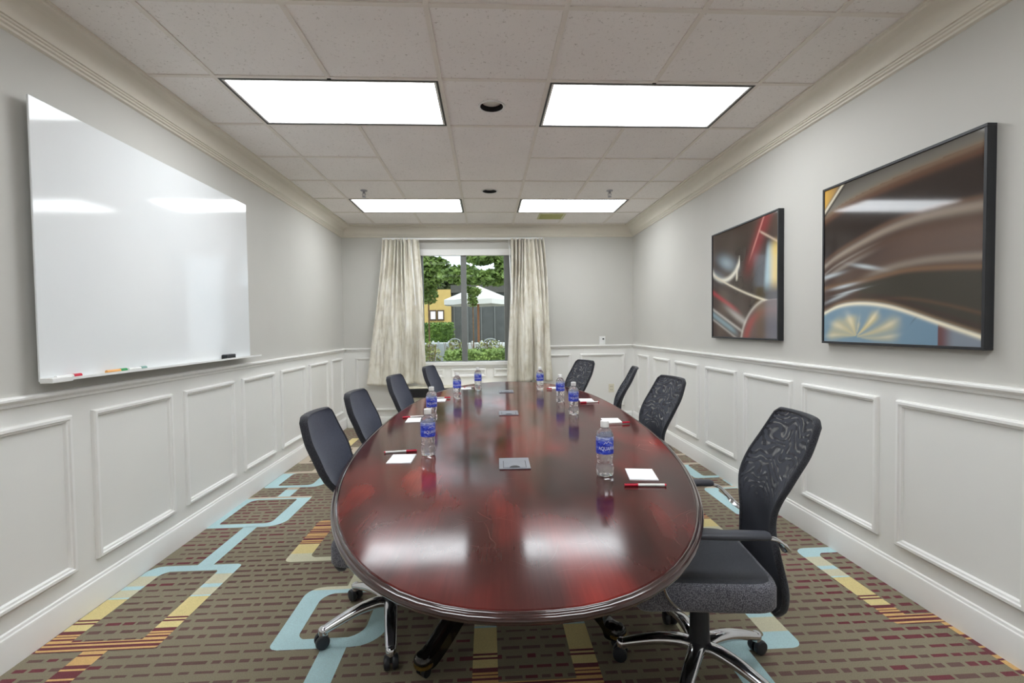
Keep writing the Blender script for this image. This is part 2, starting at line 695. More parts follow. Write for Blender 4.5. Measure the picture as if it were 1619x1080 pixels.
def chain_a(dx, dy):
    ring(-1.93 + dx, -1.43 + dx, 2.05 + dy, 2.775 + dy, 0.10, 0.06, (.07, .03, .02, .02), (.06, .03, .01, .01), fade_down)
    link_strip(-1.675 + dx, 0.10, 1.35 + dy, 2.05 + dy, stripes)
    link_strip(-1.64 + dx, 0.09, 2.775 + dy, 3.30 + dy, lambda i, n: 3)
    ring(-1.985 + dx, -1.43 + dx, 3.29 + dy, 3.88 + dy, 0.10, 0.055, (.10, .03, .03, .12), (.08, .03, .03, .06), lambda t, h: 3 if t < h - 0.035 else 7)
    link_strip(-1.665 + dx, 0.10, 3.88 + dy, 4.11 + dy, lambda i, n: 3 if i < n * .7 else 7)
    ring(-1.93 + dx, -1.44 + dx, 4.10 + dy, 4.56 + dy, 0.10, 0.05, (.08, .03, .03, .10), (.06, .03, .03, .06), lambda t, h: 3 if t < h - 0.06 else 7)
    link_strip(-1.64 + dx, 0.09, 4.56 + dy, 4.84 + dy, lambda i, n: 7)
    ring(-1.93 + dx, -1.44 + dx, 4.83 + dy, 5.45 + dy, 0.09, 0.05, (.08, .03, .03, .10), (.06, .03, .03, .06), beige)
    link_strip(-1.64 + dx, 0.09, 5.45 + dy, 5.9 + dy, lambda i, n: 5)


def chain_d(dx, dy):
    ring(-1.2 + dx, -0.335 + dx, 2.77 + dy, 3.36 + dy, 0.13, 0.045, (.03, .03, .04, .03), (.03, .03, .05, .03), cream_up)
    link_strip(-0.70 + dx, 0.10, 3.36 + dy, 4.1 + dy, stripes)
    ring(-1.0 + dx, -0.50 + dx, 4.1 + dy, 4.7 + dy, 0.10, 0.05, (.08, .03, .03, .10), (.06, .03, .03, .06), BLUE)


chain_a(0, 0)
chain_a(1.853, -0.36)
chain_a(3.735, -0.075)
chain_d(0, 0)
chain_d(1.865, 0.17)
ring(-0.945, -0.47, 1.998, 2.485, 0.095, 0.062, (.09, .04, .04, .13), (.08, .04, .05, .09), e_colour)
link_strip(-0.668, 0.105, 1.2, 2.0, lambda i, n: 3)
link_strip(-0.70, 0.10, 2.485, 2.77, lambda i, n: 4)
ring(0.83, 1.30, 1.86, 2.55, 0.12, 0.075, (.03, .03, .03, .05), (.03, .03, .03, .03), fade_up)
link_strip(1.0, 0.12, 1.1, 1.86, lambda i, n: 3)

# rows of short woven dashes
y = -0.9
row = 0
rnd = random.Random(11)
while y < 6.4:
    x = FX0 + rnd.uniform(0.0, 0.08)
    hrow = 0.019 + rnd.uniform(-0.003, 0.005)
    thin = rnd.random() < 0.35
    while x < FX1 - 0.02:
        L = rnd.choice([0.035, 0.045, 0.055, 0.065, 0.085]) * rnd.uniform(0.85, 1.15)
        # stronger red near the front of each chain, browner elsewhere
        s = math.sin(x * 3.37 + 1.2) + 0.8 * math.sin(y * 2.6 + x * 0.8) + rnd.uniform(-0.9, 0.9)
        near = max(0.0, 2.35 - y) * 1.3
        mi = 1 if s + near > 1.1 else 2
        h = hrow * (0.6 if (mi == 2 and thin) else 1.0)
        strip(x, min(x + L, FX1), y, y + h, mi, z=ZD)
        x += L + rnd.uniform(0.012, 0.024)
    y += 0.0575 + rnd.uniform(-0.004, 0.004)
    row += 1
floor = build('floor', fb, CARPET, kind='structure')

# ------------------------------------------------------------------ ceiling with its grid
LAMPS = [(GX - 3 * TILE / 2 - 0.0, 0), (GX + 3 * TILE / 2, 0), (GX - 3 * TILE / 2, 4), (GX + 3 * TILE / 2, 4), (GX - 3 * TILE / 2, -4), (GX + 3 * TILE / 2, -4)]
cb = bmesh.new()
xs = [XL] + [GX + TILE / 2 + TILE * k for k in range(-3, 3)] + [XR]
ys = [YF] + [GY + TILE * k for k in range(-6, 7) if GY + TILE * k > YF + 0.05] + [YB]
holes = []
for lx, k in LAMPS:
    holes.append((lx - TILE, lx + TILE, GY + k * TILE, GY + (k + 1) * TILE))
DL = [(0.049, 3.012), (0.046, 4.855), (0.049, 0.57)]
for a, b in zip(xs, xs[1:]):
    for c, d in zip(ys, ys[1:]):
        mx_, my_ = (a + b) / 2, (c + d) / 2
        if any(h[0] < mx_ < h[1] and h[2] < my_ < h[3] for h in holes):
            continue
        hole = None
        for (ux, uy) in DL:
            if a < ux < b and c < uy < d:
                hole = (ux, uy)
        if hole is None:
            quad(cb, [(a, c, CEIL), (a, d, CEIL), (b, d, CEIL), (b, c, CEIL)], 0)
        else:
            # tile with a round cut-out
            n = 32
            R = 0.072
            circ = [cb.verts.new((hole[0] + R * math.cos(2 * PI * i / n), hole[1] + R * math.sin(2 * PI * i / n), CEIL)) for i in range(n)]
            rect = []
            for i in range(n):
                cx, sx = math.cos(2 * PI * i / n), math.sin(2 * PI * i / n)
                tx = ((b - hole[0]) / cx) if cx > 1e-6 else ((a - hole[0]) / cx if cx < -1e-6 else 1e9)
                ty = ((d - hole[1]) / sx) if sx > 1e-6 else ((c - hole[1]) / sx if sx < -1e-6 else 1e9)
                t = min(tx, ty)
                rect.append(cb.verts.new((hole[0] + t * cx, hole[1] + t * sx, CEIL)))
            for i in range(n):
                j = (i + 1) % n
                cb.faces.new((circ[i], circ[j], rect[j], rect[i]))
            for (qx, qy) in ((b, d), (a, d), (a, c), (b, c)):
                best = None
                for i in range(n):
                    j = (i + 1) % n
                    p, q = rect[i].co, rect[j].co
                    if abs(p.x - q.x) > 1e-6 and abs(p.y - q.y) > 1e-6 and (abs(p.x - qx) < 1e-4 or abs(q.x - qx) < 1e-4) and (abs(p.y - qy) < 1e-4 or abs(q.y - qy) < 1e-4):
                        best = (i, j)
                if best:
                    cb.faces.new((rect[best[0]], rect[best[1]], cb.verts.new((qx, qy, CEIL))))
# T-bars: main runners along the room; cross tees between them (some left out as in the room)
def tb(x0, x1, y0, y1):
    box(cb, x0, x1, y0, y1, CEIL - 0.006, CEIL + 0.0005, 1)
W = 0.012
for k in range(-3, 3):
    gx = GX + TILE / 2 + TILE * k
    for c, d in zip(ys, ys[1:]):
        mid = (c + d) / 2
        if any(h[0] + 0.05 < gx < h[1] - 0.05 and h[2] < mid < h[3] for h in holes):
            continue
        tb(gx - W, gx + W, c, d)
for j in range(-6, 7):
    gy = GY + TILE * j
    if gy < YF:
        continue
    for a, b in zip(xs, xs[1:]):
        cen = abs((a + b) / 2 - GX) < 0.1
        if cen and j in (2,):
            continue
        if j == 2 and abs((a + b) / 2 - (GX - TILE)) < 0.1:
            continue
        tb(a + W, b - W, gy - W, gy + W)
# a lid above so that no daylight leaks in
box(cb, XL - 0.2, XR + 0.2, YF - 0.2, YB + 0.35, CEIL + 0.25, CEIL + 0.3, 0)
ceiling = build('ceiling', cb, [M['tile'], M['tbar']], kind='structure')

# ------------------------------------------------------------------ walls
RAIL = 1.055
T = 0.12
def wall_box(name, parts):
    bm = bmesh.new()
    for p in parts:
        x0, x1, y0, y1, z0, z1 = p
        if z0 < RAIL < z1:
            box(bm, x0, x1, y0, y1, z0, RAIL, 1)
            box(bm, x0, x1, y0, y1, RAIL, z1, 0)
        else:
            box(bm, x0, x1, y0, y1, z0, z1, 1 if z1 <= RAIL else 0)
    return build(name, bm, [M['wall'], M['wainscot']], kind='structure')


H2 = CEIL + 0.3
WX0, WX1, WZ0, WZ1 = -0.905, 0.345, 0.875, 2.42     # window opening
wall_left = wall_box('wall_left', [(XL - T, XL, YF - T, YB + T, 0, H2)])
wall_right = wall_box('wall_right', [(XR, XR + T, YF - T, YB + T, 0, H2)])
wall_front = wall_box('wall_front', [(XL, XR, YF - T, YF, 0, H2)])
wall_back = wall_box('wall_back', [(XL, WX0, YB, YB + T, 0, H2), (WX1, XR, YB, YB + T, 0, H2),
                                   (WX0, WX1, YB, YB + T, 0, WZ0), (WX0, WX1, YB, YB + T, WZ1, H2)])


def loop_profile(name, prof, material):
    """profile of (out from wall, z) run around the whole room with mitred corners"""
    bm = bmesh.new()
    rings = []
    for o, z in prof:
        rings.append([bm.verts.new(p) for p in ((XL + o, YF + o, z), (XR - o, YF + o, z), (XR - o, YB - o, z), (XL + o, YB - o, z))])
    for a, b in zip(rings, rings[1:]):
        for i in range(4):
            bm.faces.new((a[i], a[(i + 1) % 4], b[(i + 1) % 4], b[i]))
    return build(name, bm, material, kind='structure', smooth=True, sharp=25)


crown_prof = [(.1475, CEIL - .0005), (.1475, CEIL - .012), (.138, CEIL - .014), (.134, CEIL - .022)]
for i in range(9):
    a = i / 8 * PI / 2
    crown_prof.append((.042 + .088 * (1 - math.sin(a)), CEIL - .024 - .078 * (1 - math.cos(a))))
crown_prof += [(.042, CEIL - .106), (.034, CEIL - .108), (.034, CEIL - .116), (.026, CEIL - .119), (.026, CEIL - .128), (.016, CEIL - .132), (.014, CEIL - .142), (.0, CEIL - .1475)]
loop_profile('trim_1', crown_prof, M['crown'])


def run(bm, prof, p0, p1, n, flip=False):
    """extrude (out, z) profile along the wall from p0 to p1; n = inward normal"""
    p0, p1, n = Vector(p0), Vector(p1), Vector(n)
    s = [[p + n * o + Vector((0, 0, z)) for o, z in prof] for p in (p0, p1)]
    loft(bm, s, True, True)


rail_prof = [(0, 1.042), (.012, 1.046), (.014, 1.058), (.024, 1.064), (.030, 1.072), (.030, 1.080), (.024, 1.086), (0, 1.088)]
base_prof = [(0, 0), (.018, 0), (.018, .118), (.015, .128), (.010, .132), (.008, .142), (0, .146)]


def side_trim(side):
    wall = {'left': wall_left, 'right': wall_right, 'back': wall_back, 'front': wall_front}[side]
    segs = {'left': [((XL, YF, 0), (XL, YB, 0), (1, 0, 0))], 'right': [((XR, YF, 0), (XR, YB, 0), (-1, 0, 0))],
            'back': [((XL + .03, YB, 0), (WX0 - .02, YB, 0), (0, -1, 0)), ((WX1 + .02, YB, 0), (XR - .03, YB, 0), (0, -1, 0))],
            'front': [((XL + .03, YF, 0), (XR - .03, YF, 0), (0, 1, 0))]}[side]
    bm = bmesh.new()
    for a, b, n in segs:
        run(bm, rail_prof, a, b, n)
    build('chair_rail', bm, M['trim'], wall, smooth=True, sharp=25, kind='structure')
    bm = bmesh.new()
    a, b, n = segs[0]
    run(bm, base_prof, segs[0][0], segs[-1][1], n)
    build('baseboard_' + side, bm, M['trim'], smooth=True, sharp=25, kind='structure')


for s in ('left', 'right', 'back', 'front'):
    side_trim(s)

mold = [(0, 0), (.002, .013), (.008, .020), (.020, .020), (.024, .013), (.032, .011), (.037, 0)]  # (in from the outer edge, out of wall)


def panel_frame(wall, a0, a1, z0, z1):
    """mitred picture-frame moulding on a wall; a = coordinate along the wall"""
    bm = bmesh.new()
    rings = []
    for i, o in mold:
        pts = [(a0 + i, z0 + i), (a1 - i, z0 + i), (a1 - i, z1 - i), (a0 + i, z1 - i)]
        ring_ = []
        for a, z in pts:
            if wall is wall_left: p = (XL + o, a, z)
            elif wall is wall_right: p = (XR - o, a, z)
            elif wall is wall_back: p = (a, YB - o, z)
            else: p = (a, YF + o, z)
            ring_.append(bm.verts.new(p))
        rings.append(ring_)
    for p, q in zip(rings, rings[1:]):
        for i in range(4):
            bm.faces.new((p[i], p[(i + 1) % 4], q[(i + 1) % 4], q[i]))
    build('panel_moulding', bm, M['trim'], wall, kind='structure')


ZP0, ZP1 = 0.225, 0.968
for a0, a1 in [(.28, .87), (.99, 1.58), (1.70, 2.298), (2.415, 3.003), (3.118, 3.717), (3.838, 4.407), (4.54, 5.127), (5.253, 5.847), (5.987, 6.43)]:
    panel_frame(wall_left, a0, a1, ZP0, ZP1)
for a0, a1 in [(.24, .83), (.95, 1.54), (1.66, 2.255), (2.365, 2.966), (3.069, 3.666), (3.785, 4.335), (4.482, 5.055), (5.217, 5.72), (5.90, 6.32)]:
    panel_frame(wall_right, a0, a1, ZP0, ZP1 - 0.008)
for a0, a1, z0, z1 in [(-1.80, -1.25, ZP0, ZP1 - .01), (.60, 1.165, ZP0, ZP1 - .005), (1.292, 1.925, ZP0, ZP1 - .005),
                       (-.80, -.60, .665, .785), (-.50, -.02, .665, .785), (.08, .30, .665, .785)]:
    panel_frame(wall_back, a0, a1, z0, z1)

# ------------------------------------------------------------------ window
win = bpy.data.objects.new('window_1', None)
COL.objects.link(win)
win['kind'] = 'structure'
win['label'] = 'grey framed sliding window with two panes behind the curtains'
bm = bmesh.new()
y0, y1 = YB + .03, YB + .10
box(bm, WX0, WX0 + .035, y0, y1, WZ0, WZ1)
box(bm, WX1 - .10, WX1, y0, y1, WZ0, WZ1)
box(bm, WX0 + .035, WX1 - .10, y0, y1, WZ0, WZ0 + .012)
box(bm, WX0 + .035, WX1 - .10, y0, y1, WZ1 - .06, WZ1)
build('window_frame', bm, M['mullion'], win, bevel=.003, kind='structure')
bm = bmesh.new()
box(bm, -.352, -.276, YB + .025, YB + .095, WZ0 + .012, WZ1 - .06)
build('mullion', bm, M['mullion'], win, bevel=.003, kind='structure')
for x0, x1 in ((WX0 + .035, -.352), (-.276, WX1 - .10)):
    bm = bmesh.new()
    box(bm, x0, x1, YB + .058, YB + .062, WZ0 + .012, WZ1 - .06)
    build('pane', bm, M['glass'], win, kind='structure')
bm = bmesh.new()
box(bm, WX0, WX1, YB - .012, YB + .045, 2.342, WZ1 + .008)
build('window_head', bm, M['trim'], win, bevel=.004, kind='structure')
bm = bmesh.new()
box(bm, WX0 - .03, WX1 + .03, YB - .035, YB + .03, WZ0 - .045, WZ0 + .005)
box(bm, WX0 - .02, WX1 + .02, YB - .012, YB, WZ0 - .085, WZ0 - .045)
build('window_sill', bm, M['trim'], win, bevel=.005, kind='structure')

# ------------------------------------------------------------------ ceiling lights, downlights, sprinklers, plate
lamp_labels = ['wide lit ceiling light panel nearest the whiteboard, left of the near downlight',
               'wide lit ceiling light panel right of the near downlight, towards the pictures',
               'far lit ceiling light panel on the left, by the left curtain',
               'far lit ceiling light panel on the right, beside the yellow-green grille',
               'lit ceiling light panel over the camera on the left', 'lit ceiling light panel over the camera on the right']
fr = bmesh.new()
FX, FYH = TILE - .0125, TILE / 2 - .0125
def rect_ring(bm, ax, ay, bx, by, z0, z1):
    box(bm, -ax, ax, -ay, -by, z0, z1); box(bm, -ax, ax, by, ay, z0, z1)
    box(bm, -ax, -bx, -by, by, z0, z1); box(bm, bx, ax, -by, by, z0, z1)
rect_ring(fr, FX + .001, FYH + .001, FX - .011, FYH - .011, -.008, .03)
lamp0 = thing('ceiling_light', lamp_labels[0], 'ceiling light', group='fluorescent ceiling light panels')
build('frame', fr, M['lamp_frame'], lamp0)
bm = bmesh.new()
rect_ring(bm, FX - .011, FYH - .011, FX - .024, FYH - .024, -.006, .03)
build('lens_rim', bm, M['white_plastic'], lamp0)
bm = bmesh.new()
nx, ny = 24, 12
ax, ay = FX - .024, FYH - .024
box(bm, -ax, ax, -ay, ay, .002, .02)
build('diffuser', bm, M['diffuser'], lamp0)
bm = bmesh.new()
box(bm, -FX + .01, FX - .01, -FYH + .01, FYH - .01, .03, .10)
build('housing', bm, M['steel'], lamp0)
for i, (lx, k) in enumerate(LAMPS):
    loc = (lx, GY + (k + .5) * TILE, CEIL)
    if i == 0:
        lamp0.location = loc
    else:
        dup(lamp0, lamp_labels[i], loc)

dl_labels = ['recessed black-ringed downlight between the two near light panels', 'smaller-looking recessed black-ringed downlight between the two sprinklers', 'recessed downlight above the camera']
dl0 = thing('downlight', dl_labels[0], 'downlight', group='recessed downlights')
bm = bmesh.new()
lathe(bm, [(.086, -.001), (.084, -.006), (.076, -.007), (.072, -.003), (.071, 0.0)], 36, False, False)
build('trim_ring', bm, M['white_plastic'], dl0, smooth=True)
bm = bmesh.new()
lathe(bm, [(.078, -.0055), (.070, -.002), (.067, .03), (.064, .06)], 36, False, False)
build('reflector', bm, M['black'], dl0, smooth=True)
bm = bmesh.new()
lathe(bm, [(.0655, .030), (.06, .024), (.04, .018), (.004, .015)], 36, False, True)
build('lens', bm, mat('frosted_lens', (222, 220, 210), .35, mottle=.03), dl0, smooth=True)
for i, (dx, dy) in enumerate(DL):
    if i == 0: dl0.location = (dx, dy, CEIL)
    else: dup(dl0, dl_labels[i], (dx, dy, CEIL))

sp0 = thing('sprinkler_head', 'small sprinkler head in front of the far left light panel', 'sprinkler', (-1.212, 4.845, CEIL), group='ceiling sprinklers')
bm = bmesh.new()
lathe(bm, [(.034, 0), (.032, -.006), (.016, -.010), (.012, -.012), (.012, -.03)], 20, True, True)
build('escutcheon', bm, M['steel'], sp0, smooth=True)
bm = bmesh.new()
tube(bm, [(-.012, 0, -.028), (-.016, 0, -.045), (-.004, 0, -.062)], .003, 8)
tube(bm, [(.012, 0, -.028), (.016, 0, -.045), (.004, 0, -.062)], .003, 8)
tube(bm, [(0, 0, -.028), (0, 0, -.062)], .0025, 8)
build('yoke', bm, M['steel'], sp0, smooth=True)
bm = bmesh.new()
lathe(bm, [(.006, -.060), (.020, -.064), (.020, -.067), (.004, -.068)], 16)
build('deflector', bm, M['steel'], sp0, smooth=True)
dup(sp0, 'small sprinkler head in front of the far right light panel', (1.275, 4.83, CEIL))

pl = thing('ceiling_grille', 'yellow-green rectangular grille in the ceiling behind the far right light', 'ceiling vent', (.825, 5.945, CEIL))
bm = bmesh.new()
rect_ring(bm, .165, .145, .145, .125, -.008, 0)
build('frame', bm, mat('pale_green_frame', (206, 206, 160), .5), pl)
bm = bmesh.new()
for i in range(11):
    yy = -.120 + i * .0235
    box(bm, -.145, .145, yy - .008, yy + .008, -.005, -.001)
build('grille', bm, M['vent_green'], pl)

# ------------------------------------------------------------------ conference table
TCX, TCY, TTH, TA, TB, TN = .143, 3.039, .0338, .805, 2.097, 2.304
TZ = .757
table = thing('conference_table', 'long oval glossy mahogany conference table with black curved feet', 'table', (TCX, TCY, 0), -TTH)


def superell(a, b, n=160):
    out = []
    for i in range(n):
        t = 2 * PI * i / n
        c, s = math.cos(t), math.sin(t)
        out.append((math.copysign(abs(c) ** (2 / TN), c) * a, math.copysign(abs(s) ** (2 / TN), s) * b))
    # even out the spacing
    L = [0]
    for i in range(n):
        p, q = out[i], out[(i + 1) % n]
        L.append(L[-1] + math.hypot(q[0] - p[0], q[1] - p[1]))
    res = []
    j = 0
    for k in range(n):
        d = L[-1] * k / n
        while L[j + 1] < d: j += 1
        t = (d - L[j]) / (L[j + 1] - L[j])
        p, q = out[j % n], out[(j + 1) % n]
        res.append((p[0] + (q[0] - p[0]) * t, p[1] + (q[1] - p[1]) * t))
    return res


bm = bmesh.new()
secs = []
for off, z in [(.022, TZ - .014), (.022, TZ - .002), (.026, TZ)]:
    secs.append([(x, y, z) for x, y in superell(TA - off, TB - off)])
loft(bm, secs, True, False)
bm.verts.ensure_lookup_table()
f = bm.faces.new([bm.verts[2 * 160 + i] for i in range(160)])
f2 = bm.faces.new([bm.verts[i] for i in reversed(range(160))])
top = build('table_top', bm, M['mahogany'], table)
bm = bmesh.new()
secs = []
for off, z in [(.0215, TZ - .02), (.0215, TZ - .001), (.018, TZ + .0006), (.0145, TZ - .001), (.0125, TZ - .0035), (.009, TZ - .0035), (.003, TZ - .006), (.0, TZ - .012), (.002, TZ - .018),
               (.008, TZ - .021), (.009, TZ - .025), (.016, TZ - .029), (.05, TZ - .029), (.05, TZ - .02)]:
    secs.append([(x, y, z) for x, y in superell(TA - off, TB - off)])
secs.append(secs[0])
loft(bm, secs, True, False)
bmesh.ops.remove_doubles(bm, verts=bm.verts, dist=1e-5)
build('table_edge', bm, M['edge_wood'], table, smooth=True, sharp=50)
bm = bmesh.new()
secs = [[(x, y, z) for x, y in superell(TA - .16, TB - .25)] for z in (TZ - .065, TZ - .0141)]
loft(bm, secs, True, True)
build('apron', bm, M['black_wood'], table)


def pedestal(py, feet):
    bm = bmesh.new()
    lathe(bm, [(.17, .66), (.16, .62), (.10, .57), (.075, .50), (.085, .42), (.11, .34), (.115, .27), (.09, .20), (.07, .18)], 24, True, True, 0, (0, py, 0))
    ped = build('pedestal', bm, M['black_wood'], table, smooth=True)
    for ang, L in feet:
        c, s = math.cos(ang), math.sin(ang)
        path = [(.06, .30), (.18, .285), (.32, .215), (.46, .12), (L - .04, .068), (L, .062)]
        pts = smoothpath([Vector((c * r, py + s * r, z)) for r, z in path], 6)
        bm = bmesh.new()
        n = len(pts)
        side = Vector((-s, c, 0))
        secs = []
        for i, p in enumerate(pts):
            t = i / (n - 1)
            w = .042 - .008 * t
            h = .050 - .024 * t
            secs.append([p + side * w + Vector((0, 0, -h)), p + side * w + Vector((0, 0, h * .6)), p + side * w * .6 + Vector((0, 0, h)),
                         p - side * w * .6 + Vector((0, 0, h)), p - side * w + Vector((0, 0, h * .6)), p - side * w + Vector((0, 0, -h))])
        loft(bm, secs)
        leg = build('leg', bm, M['black_wood'], table, smooth=True, sharp=40)
        e = Vector((c * L, py + s * L, 0))
        bm = bmesh.new()
        lathe(bm, [(.030, .040), (.0385, .044), (.0400, .050), (.0385, .056), (.030, .058)], 20, True, True, 0, e)
        lathe(bm, [(.014, .012), (.014, .042)], 10, True, True, 0, e)
        build('brass_cap', bm, M['brass'], leg, smooth=True)
        bm = bmesh.new()
        lathe(bm, [(.034, .057), (.0375, .062), (.036, .076), (.026, .086), (.004, .088)], 20, True, True, 0, e)
        build('toe', bm, M['black_wood'], leg, smooth=True)
        bm = bmesh.new()
        ring_ = []
        for dx in (-.013, .013):
            q = e + side * dx
            secs = [[q + side * dd + Vector((c * .019 * math.cos(2 * PI * k / 14), s * .019 * math.cos(2 * PI * k / 14), .0195 + .019 * math.sin(2 * PI * k / 14))) for k in range(14)] for dd in (-.009, .009)]
            loft(bm, secs)
        build('caster', bm, M['black'], leg, smooth=True)


# feet found from the two visible tips, expressed in the table's own axes
def to_table(x, y):
    dx, dy = x - TCX, y - TCY
    c, s = math.cos(TTH), math.sin(TTH)
    return dx * c - dy * s, dx * s + dy * c


PY = -.78
tips = [to_table(-.265, 1.812), to_table(.53, 1.93)]
feet = [(math.atan2(t[1] - PY, t[0]), math.hypot(t[0], t[1] - PY)) for t in tips]
feet += [(math.radians(45), .56), (math.radians(135), .56)]
pedestal(PY, feet)
pedestal(.78, [(math.radians(a), .56) for a in (45, 135, 225, 315)])

# ------------------------------------------------------------------ table hatches
tz = TZ + .0002
g0 = thing('table_outlet', 'grey flush cable hatch nearest the camera on the table centre line', 'table outlet', (.109, 2.020, tz), -TTH * .6, 'cable hatches along the table')
bm = bmesh.new()
box(bm, -.066, .066, -.080, .080, 0, .005)
build('plate', bm, M['grommet'], g0, bevel=.002)
bm = bmesh.new()
box(bm, -.046, .046, -.070, .050, .005, .0066)
build('lid', bm, M['grommet'], g0, bevel=.0008)
bm = bmesh.new()
pts = [(.022 * math.cos(a), -.071 + .026 * math.sin(a), .0071) for a in [PI * i / 12 for i in range(13)]]
bm.faces.new([bm.verts.new(p) for p in pts])
bm.faces.new([bm.verts.new((p[0], p[1], .0050)) for p in reversed(pts)])
for x in (-.0475, .0475):
    box(bm, x - .001, x + .001, -.070, .03, .005, .0060)
build('finger_slot', bm, M['black'], g0)
dup(g0, 'grey flush cable hatch at the middle of the table', (.139, 3.225, tz))
dup(g0, 'grey flush cable hatch at the far end of the table', (.168, 4.315, tz))

# ------------------------------------------------------------------ water bottles
def text_mesh(s, size):
    cu = bpy.data.curves.new('lettering', 'FONT')
    cu.body = s
    cu.size = size
    cu.align_x = 'CENTER'
    cu.align_y = 'CENTER'
    cu.resolution_u = 3
    ob = bpy.data.objects.new('lettering', cu)
    COL.objects.link(ob)
    bpy.context.view_layer.update()
    dg = bpy.context.evaluated_depsgraph_get()
    me = bpy.data.meshes.new_from_object(ob.evaluated_get(dg))
    bpy.data.objects.remove(ob)
    bpy.data.curves.remove(cu)
    return me


b0 = thing('water_bottle', 'x', 'water bottle', group='water bottles on the table')
bm = bmesh.new()
prof = [(.024, .0), (.031, .003), (.0345, .010), (.0350, .030), (.0345, .040), (.0310, .047), (.0295, .051), (.0300, .055), (.0312, .058), (.0302, .062), (.0318, .067), (.0312, .072), (.0328, .078), (.0338, .090), (.0338, .157),
        (.0335, .162), (.0315, .170), (.0260, .179), (.0190, .186), (.0140, .190), (.0132, .193), (.0132, .2)]
lathe(bm, prof, 40)
# shallow petals round the foot
for v in bm.verts:
    if v.co.z < .012:
        a = math.atan2(v.co.y, v.co.x)
        k = 1 - .10 * (0.5 + .5 * math.cos(5 * a))
        v.co.x *= k; v.co.y *= k
build('bottle_body', bm, M['bottle'], b0, smooth=True, sharp=70)
bm = bmesh.new()
lathe(bm, [(.0343, .0905), (.0345, .092), (.0345, .155), (.0343, .1565)], 40, False, False)
lab = build('bottle_label', bm, M['label'], b0, smooth=True)
tm = text_mesh('AQUAFINA', .0165)
bm = bmesh.new()
bm.from_mesh(tm)
bpy.data.meshes.remove(tm)
bmesh.ops.triangulate(bm, faces=bm.faces)
bmesh.ops.subdivide_edges(bm, edges=[e for e in bm.edges if e.calc_length() > .004], cuts=2)
for v in bm.verts:
    a = -PI / 2 + v.co.x * .95 / .0351
    v.co = Vector((.0349 * math.cos(a), .0349 * math.sin(a), .113 + v.co.y * 1.25))
# peaks above the lettering
pk = [(-.018, .130), (-.011, .138), (-.006, .134), (.001, .142), (.007, .134), (.011, .137), (.019, .129)]
for (xa, za), (xb, zb) in zip(pk, pk[1:]):
    aa, ab = -PI / 2 + xa / .035, -PI / 2 + xb / .035
    r_ = .0349
    bm.faces.new([bm.verts.new(p) for p in ((r_ * math.cos(aa), r_ * math.sin(aa), za - .0013), (r_ * math.cos(ab), r_ * math.sin(ab), zb - .0013),
                                            (r_ * math.cos(ab), r_ * math.sin(ab), zb + .0013), (r_ * math.cos(aa), r_ * math.sin(aa), za + .0013))])
build('lettering', bm, mat('white_print', (236, 240, 250), .4, mottle=.01), lab)
bm = bmesh.new()
rs = lathe(bm, [(.0165, .1925), (.0168, .195), (.0168, .2135), (.0155, .2165), (.006, .2168)], 30)
for i, v in enumerate(rs[1]):
    if i % 2: v.co.x *= .965; v.co.y *= .965
for i, v in enumerate(rs[2]):
    if i % 2: v.co.x *= .965; v.co.y *= .965
build('cap', bm, M['white_plastic'], b0, smooth=True, sharp=30)
BOT = [(.458, 1.834, 'nearest water bottle, blue label, right side beside the near notepad', 0.15),
       (.574, 3.139, 'second water bottle from the camera along the right side of the table', 0.3),
       (.564, 3.653, 'third water bottle from the camera along the right side of the table', .5),
       (.486, 4.376, 'farthest water bottle on the right side, in front of the right curtain', -.2),
       (-.282, 2.205, 'nearest water bottle on the left side, right of the red-capped pen', .7),
       (-.361, 3.033, 'left-side water bottle partly hidden behind the nearest left bottle', .4),
       (-.258, 3.967, 'third water bottle from the camera along the left side of the table', .1),
       (-.093, 4.463, 'farthest water bottle on the left side, below the window', -.3)]
for i, (x, y, l, r) in enumerate(BOT):
    if i == 0:
        b0.location = (x, y, TZ + .0004); b0.rotation_euler = (0, 0, r); b0['label'] = l
    else:
        dup(b0, l, (x, y, TZ + .0004), r)

# ------------------------------------------------------------------ notepads and pens
n0 = None
PADS = [(.600, 1.822, -.16, 'white notepad nearest the camera on the right of the table'),
        (.765, 2.888, -.06, 'white notepad behind the cap of the nearest right bottle'),
        (.780, 3.716, -.06, 'white notepad right of the second right-side bottle'),
        (.640, 4.492, -.06, 'white notepad at the far right, left of the third right-side bottle'),
        (-.394, 2.143, -.03, 'white notepad nearest the camera on the left of the table'),
        (-.470, 3.049, .02, 'white notepad left of the nearest left bottle, second from the camera'),
        (-.400, 3.870, .02, 'white notepad on the left between the second and third bottles'),
        (-.215, 4.590, .04, 'white notepad at the far left, just left of the farthest left bottle')]
for i, (x, y, r, l) in enumerate(PADS):
    if i == 0:
        bm = bmesh.new()
        box(bm, -.054, .054, -.070, .070, 0, .004)
        n0 = build('notepad', bm, M['paper'])
        tag(n0, l, 'notepad', 'notepads on the table')
        o = n0
    else:
        o = dup(n0, l)
    o.location = (x, y, TZ + .0004)
    o.rotation_euler = (0, 0, r)

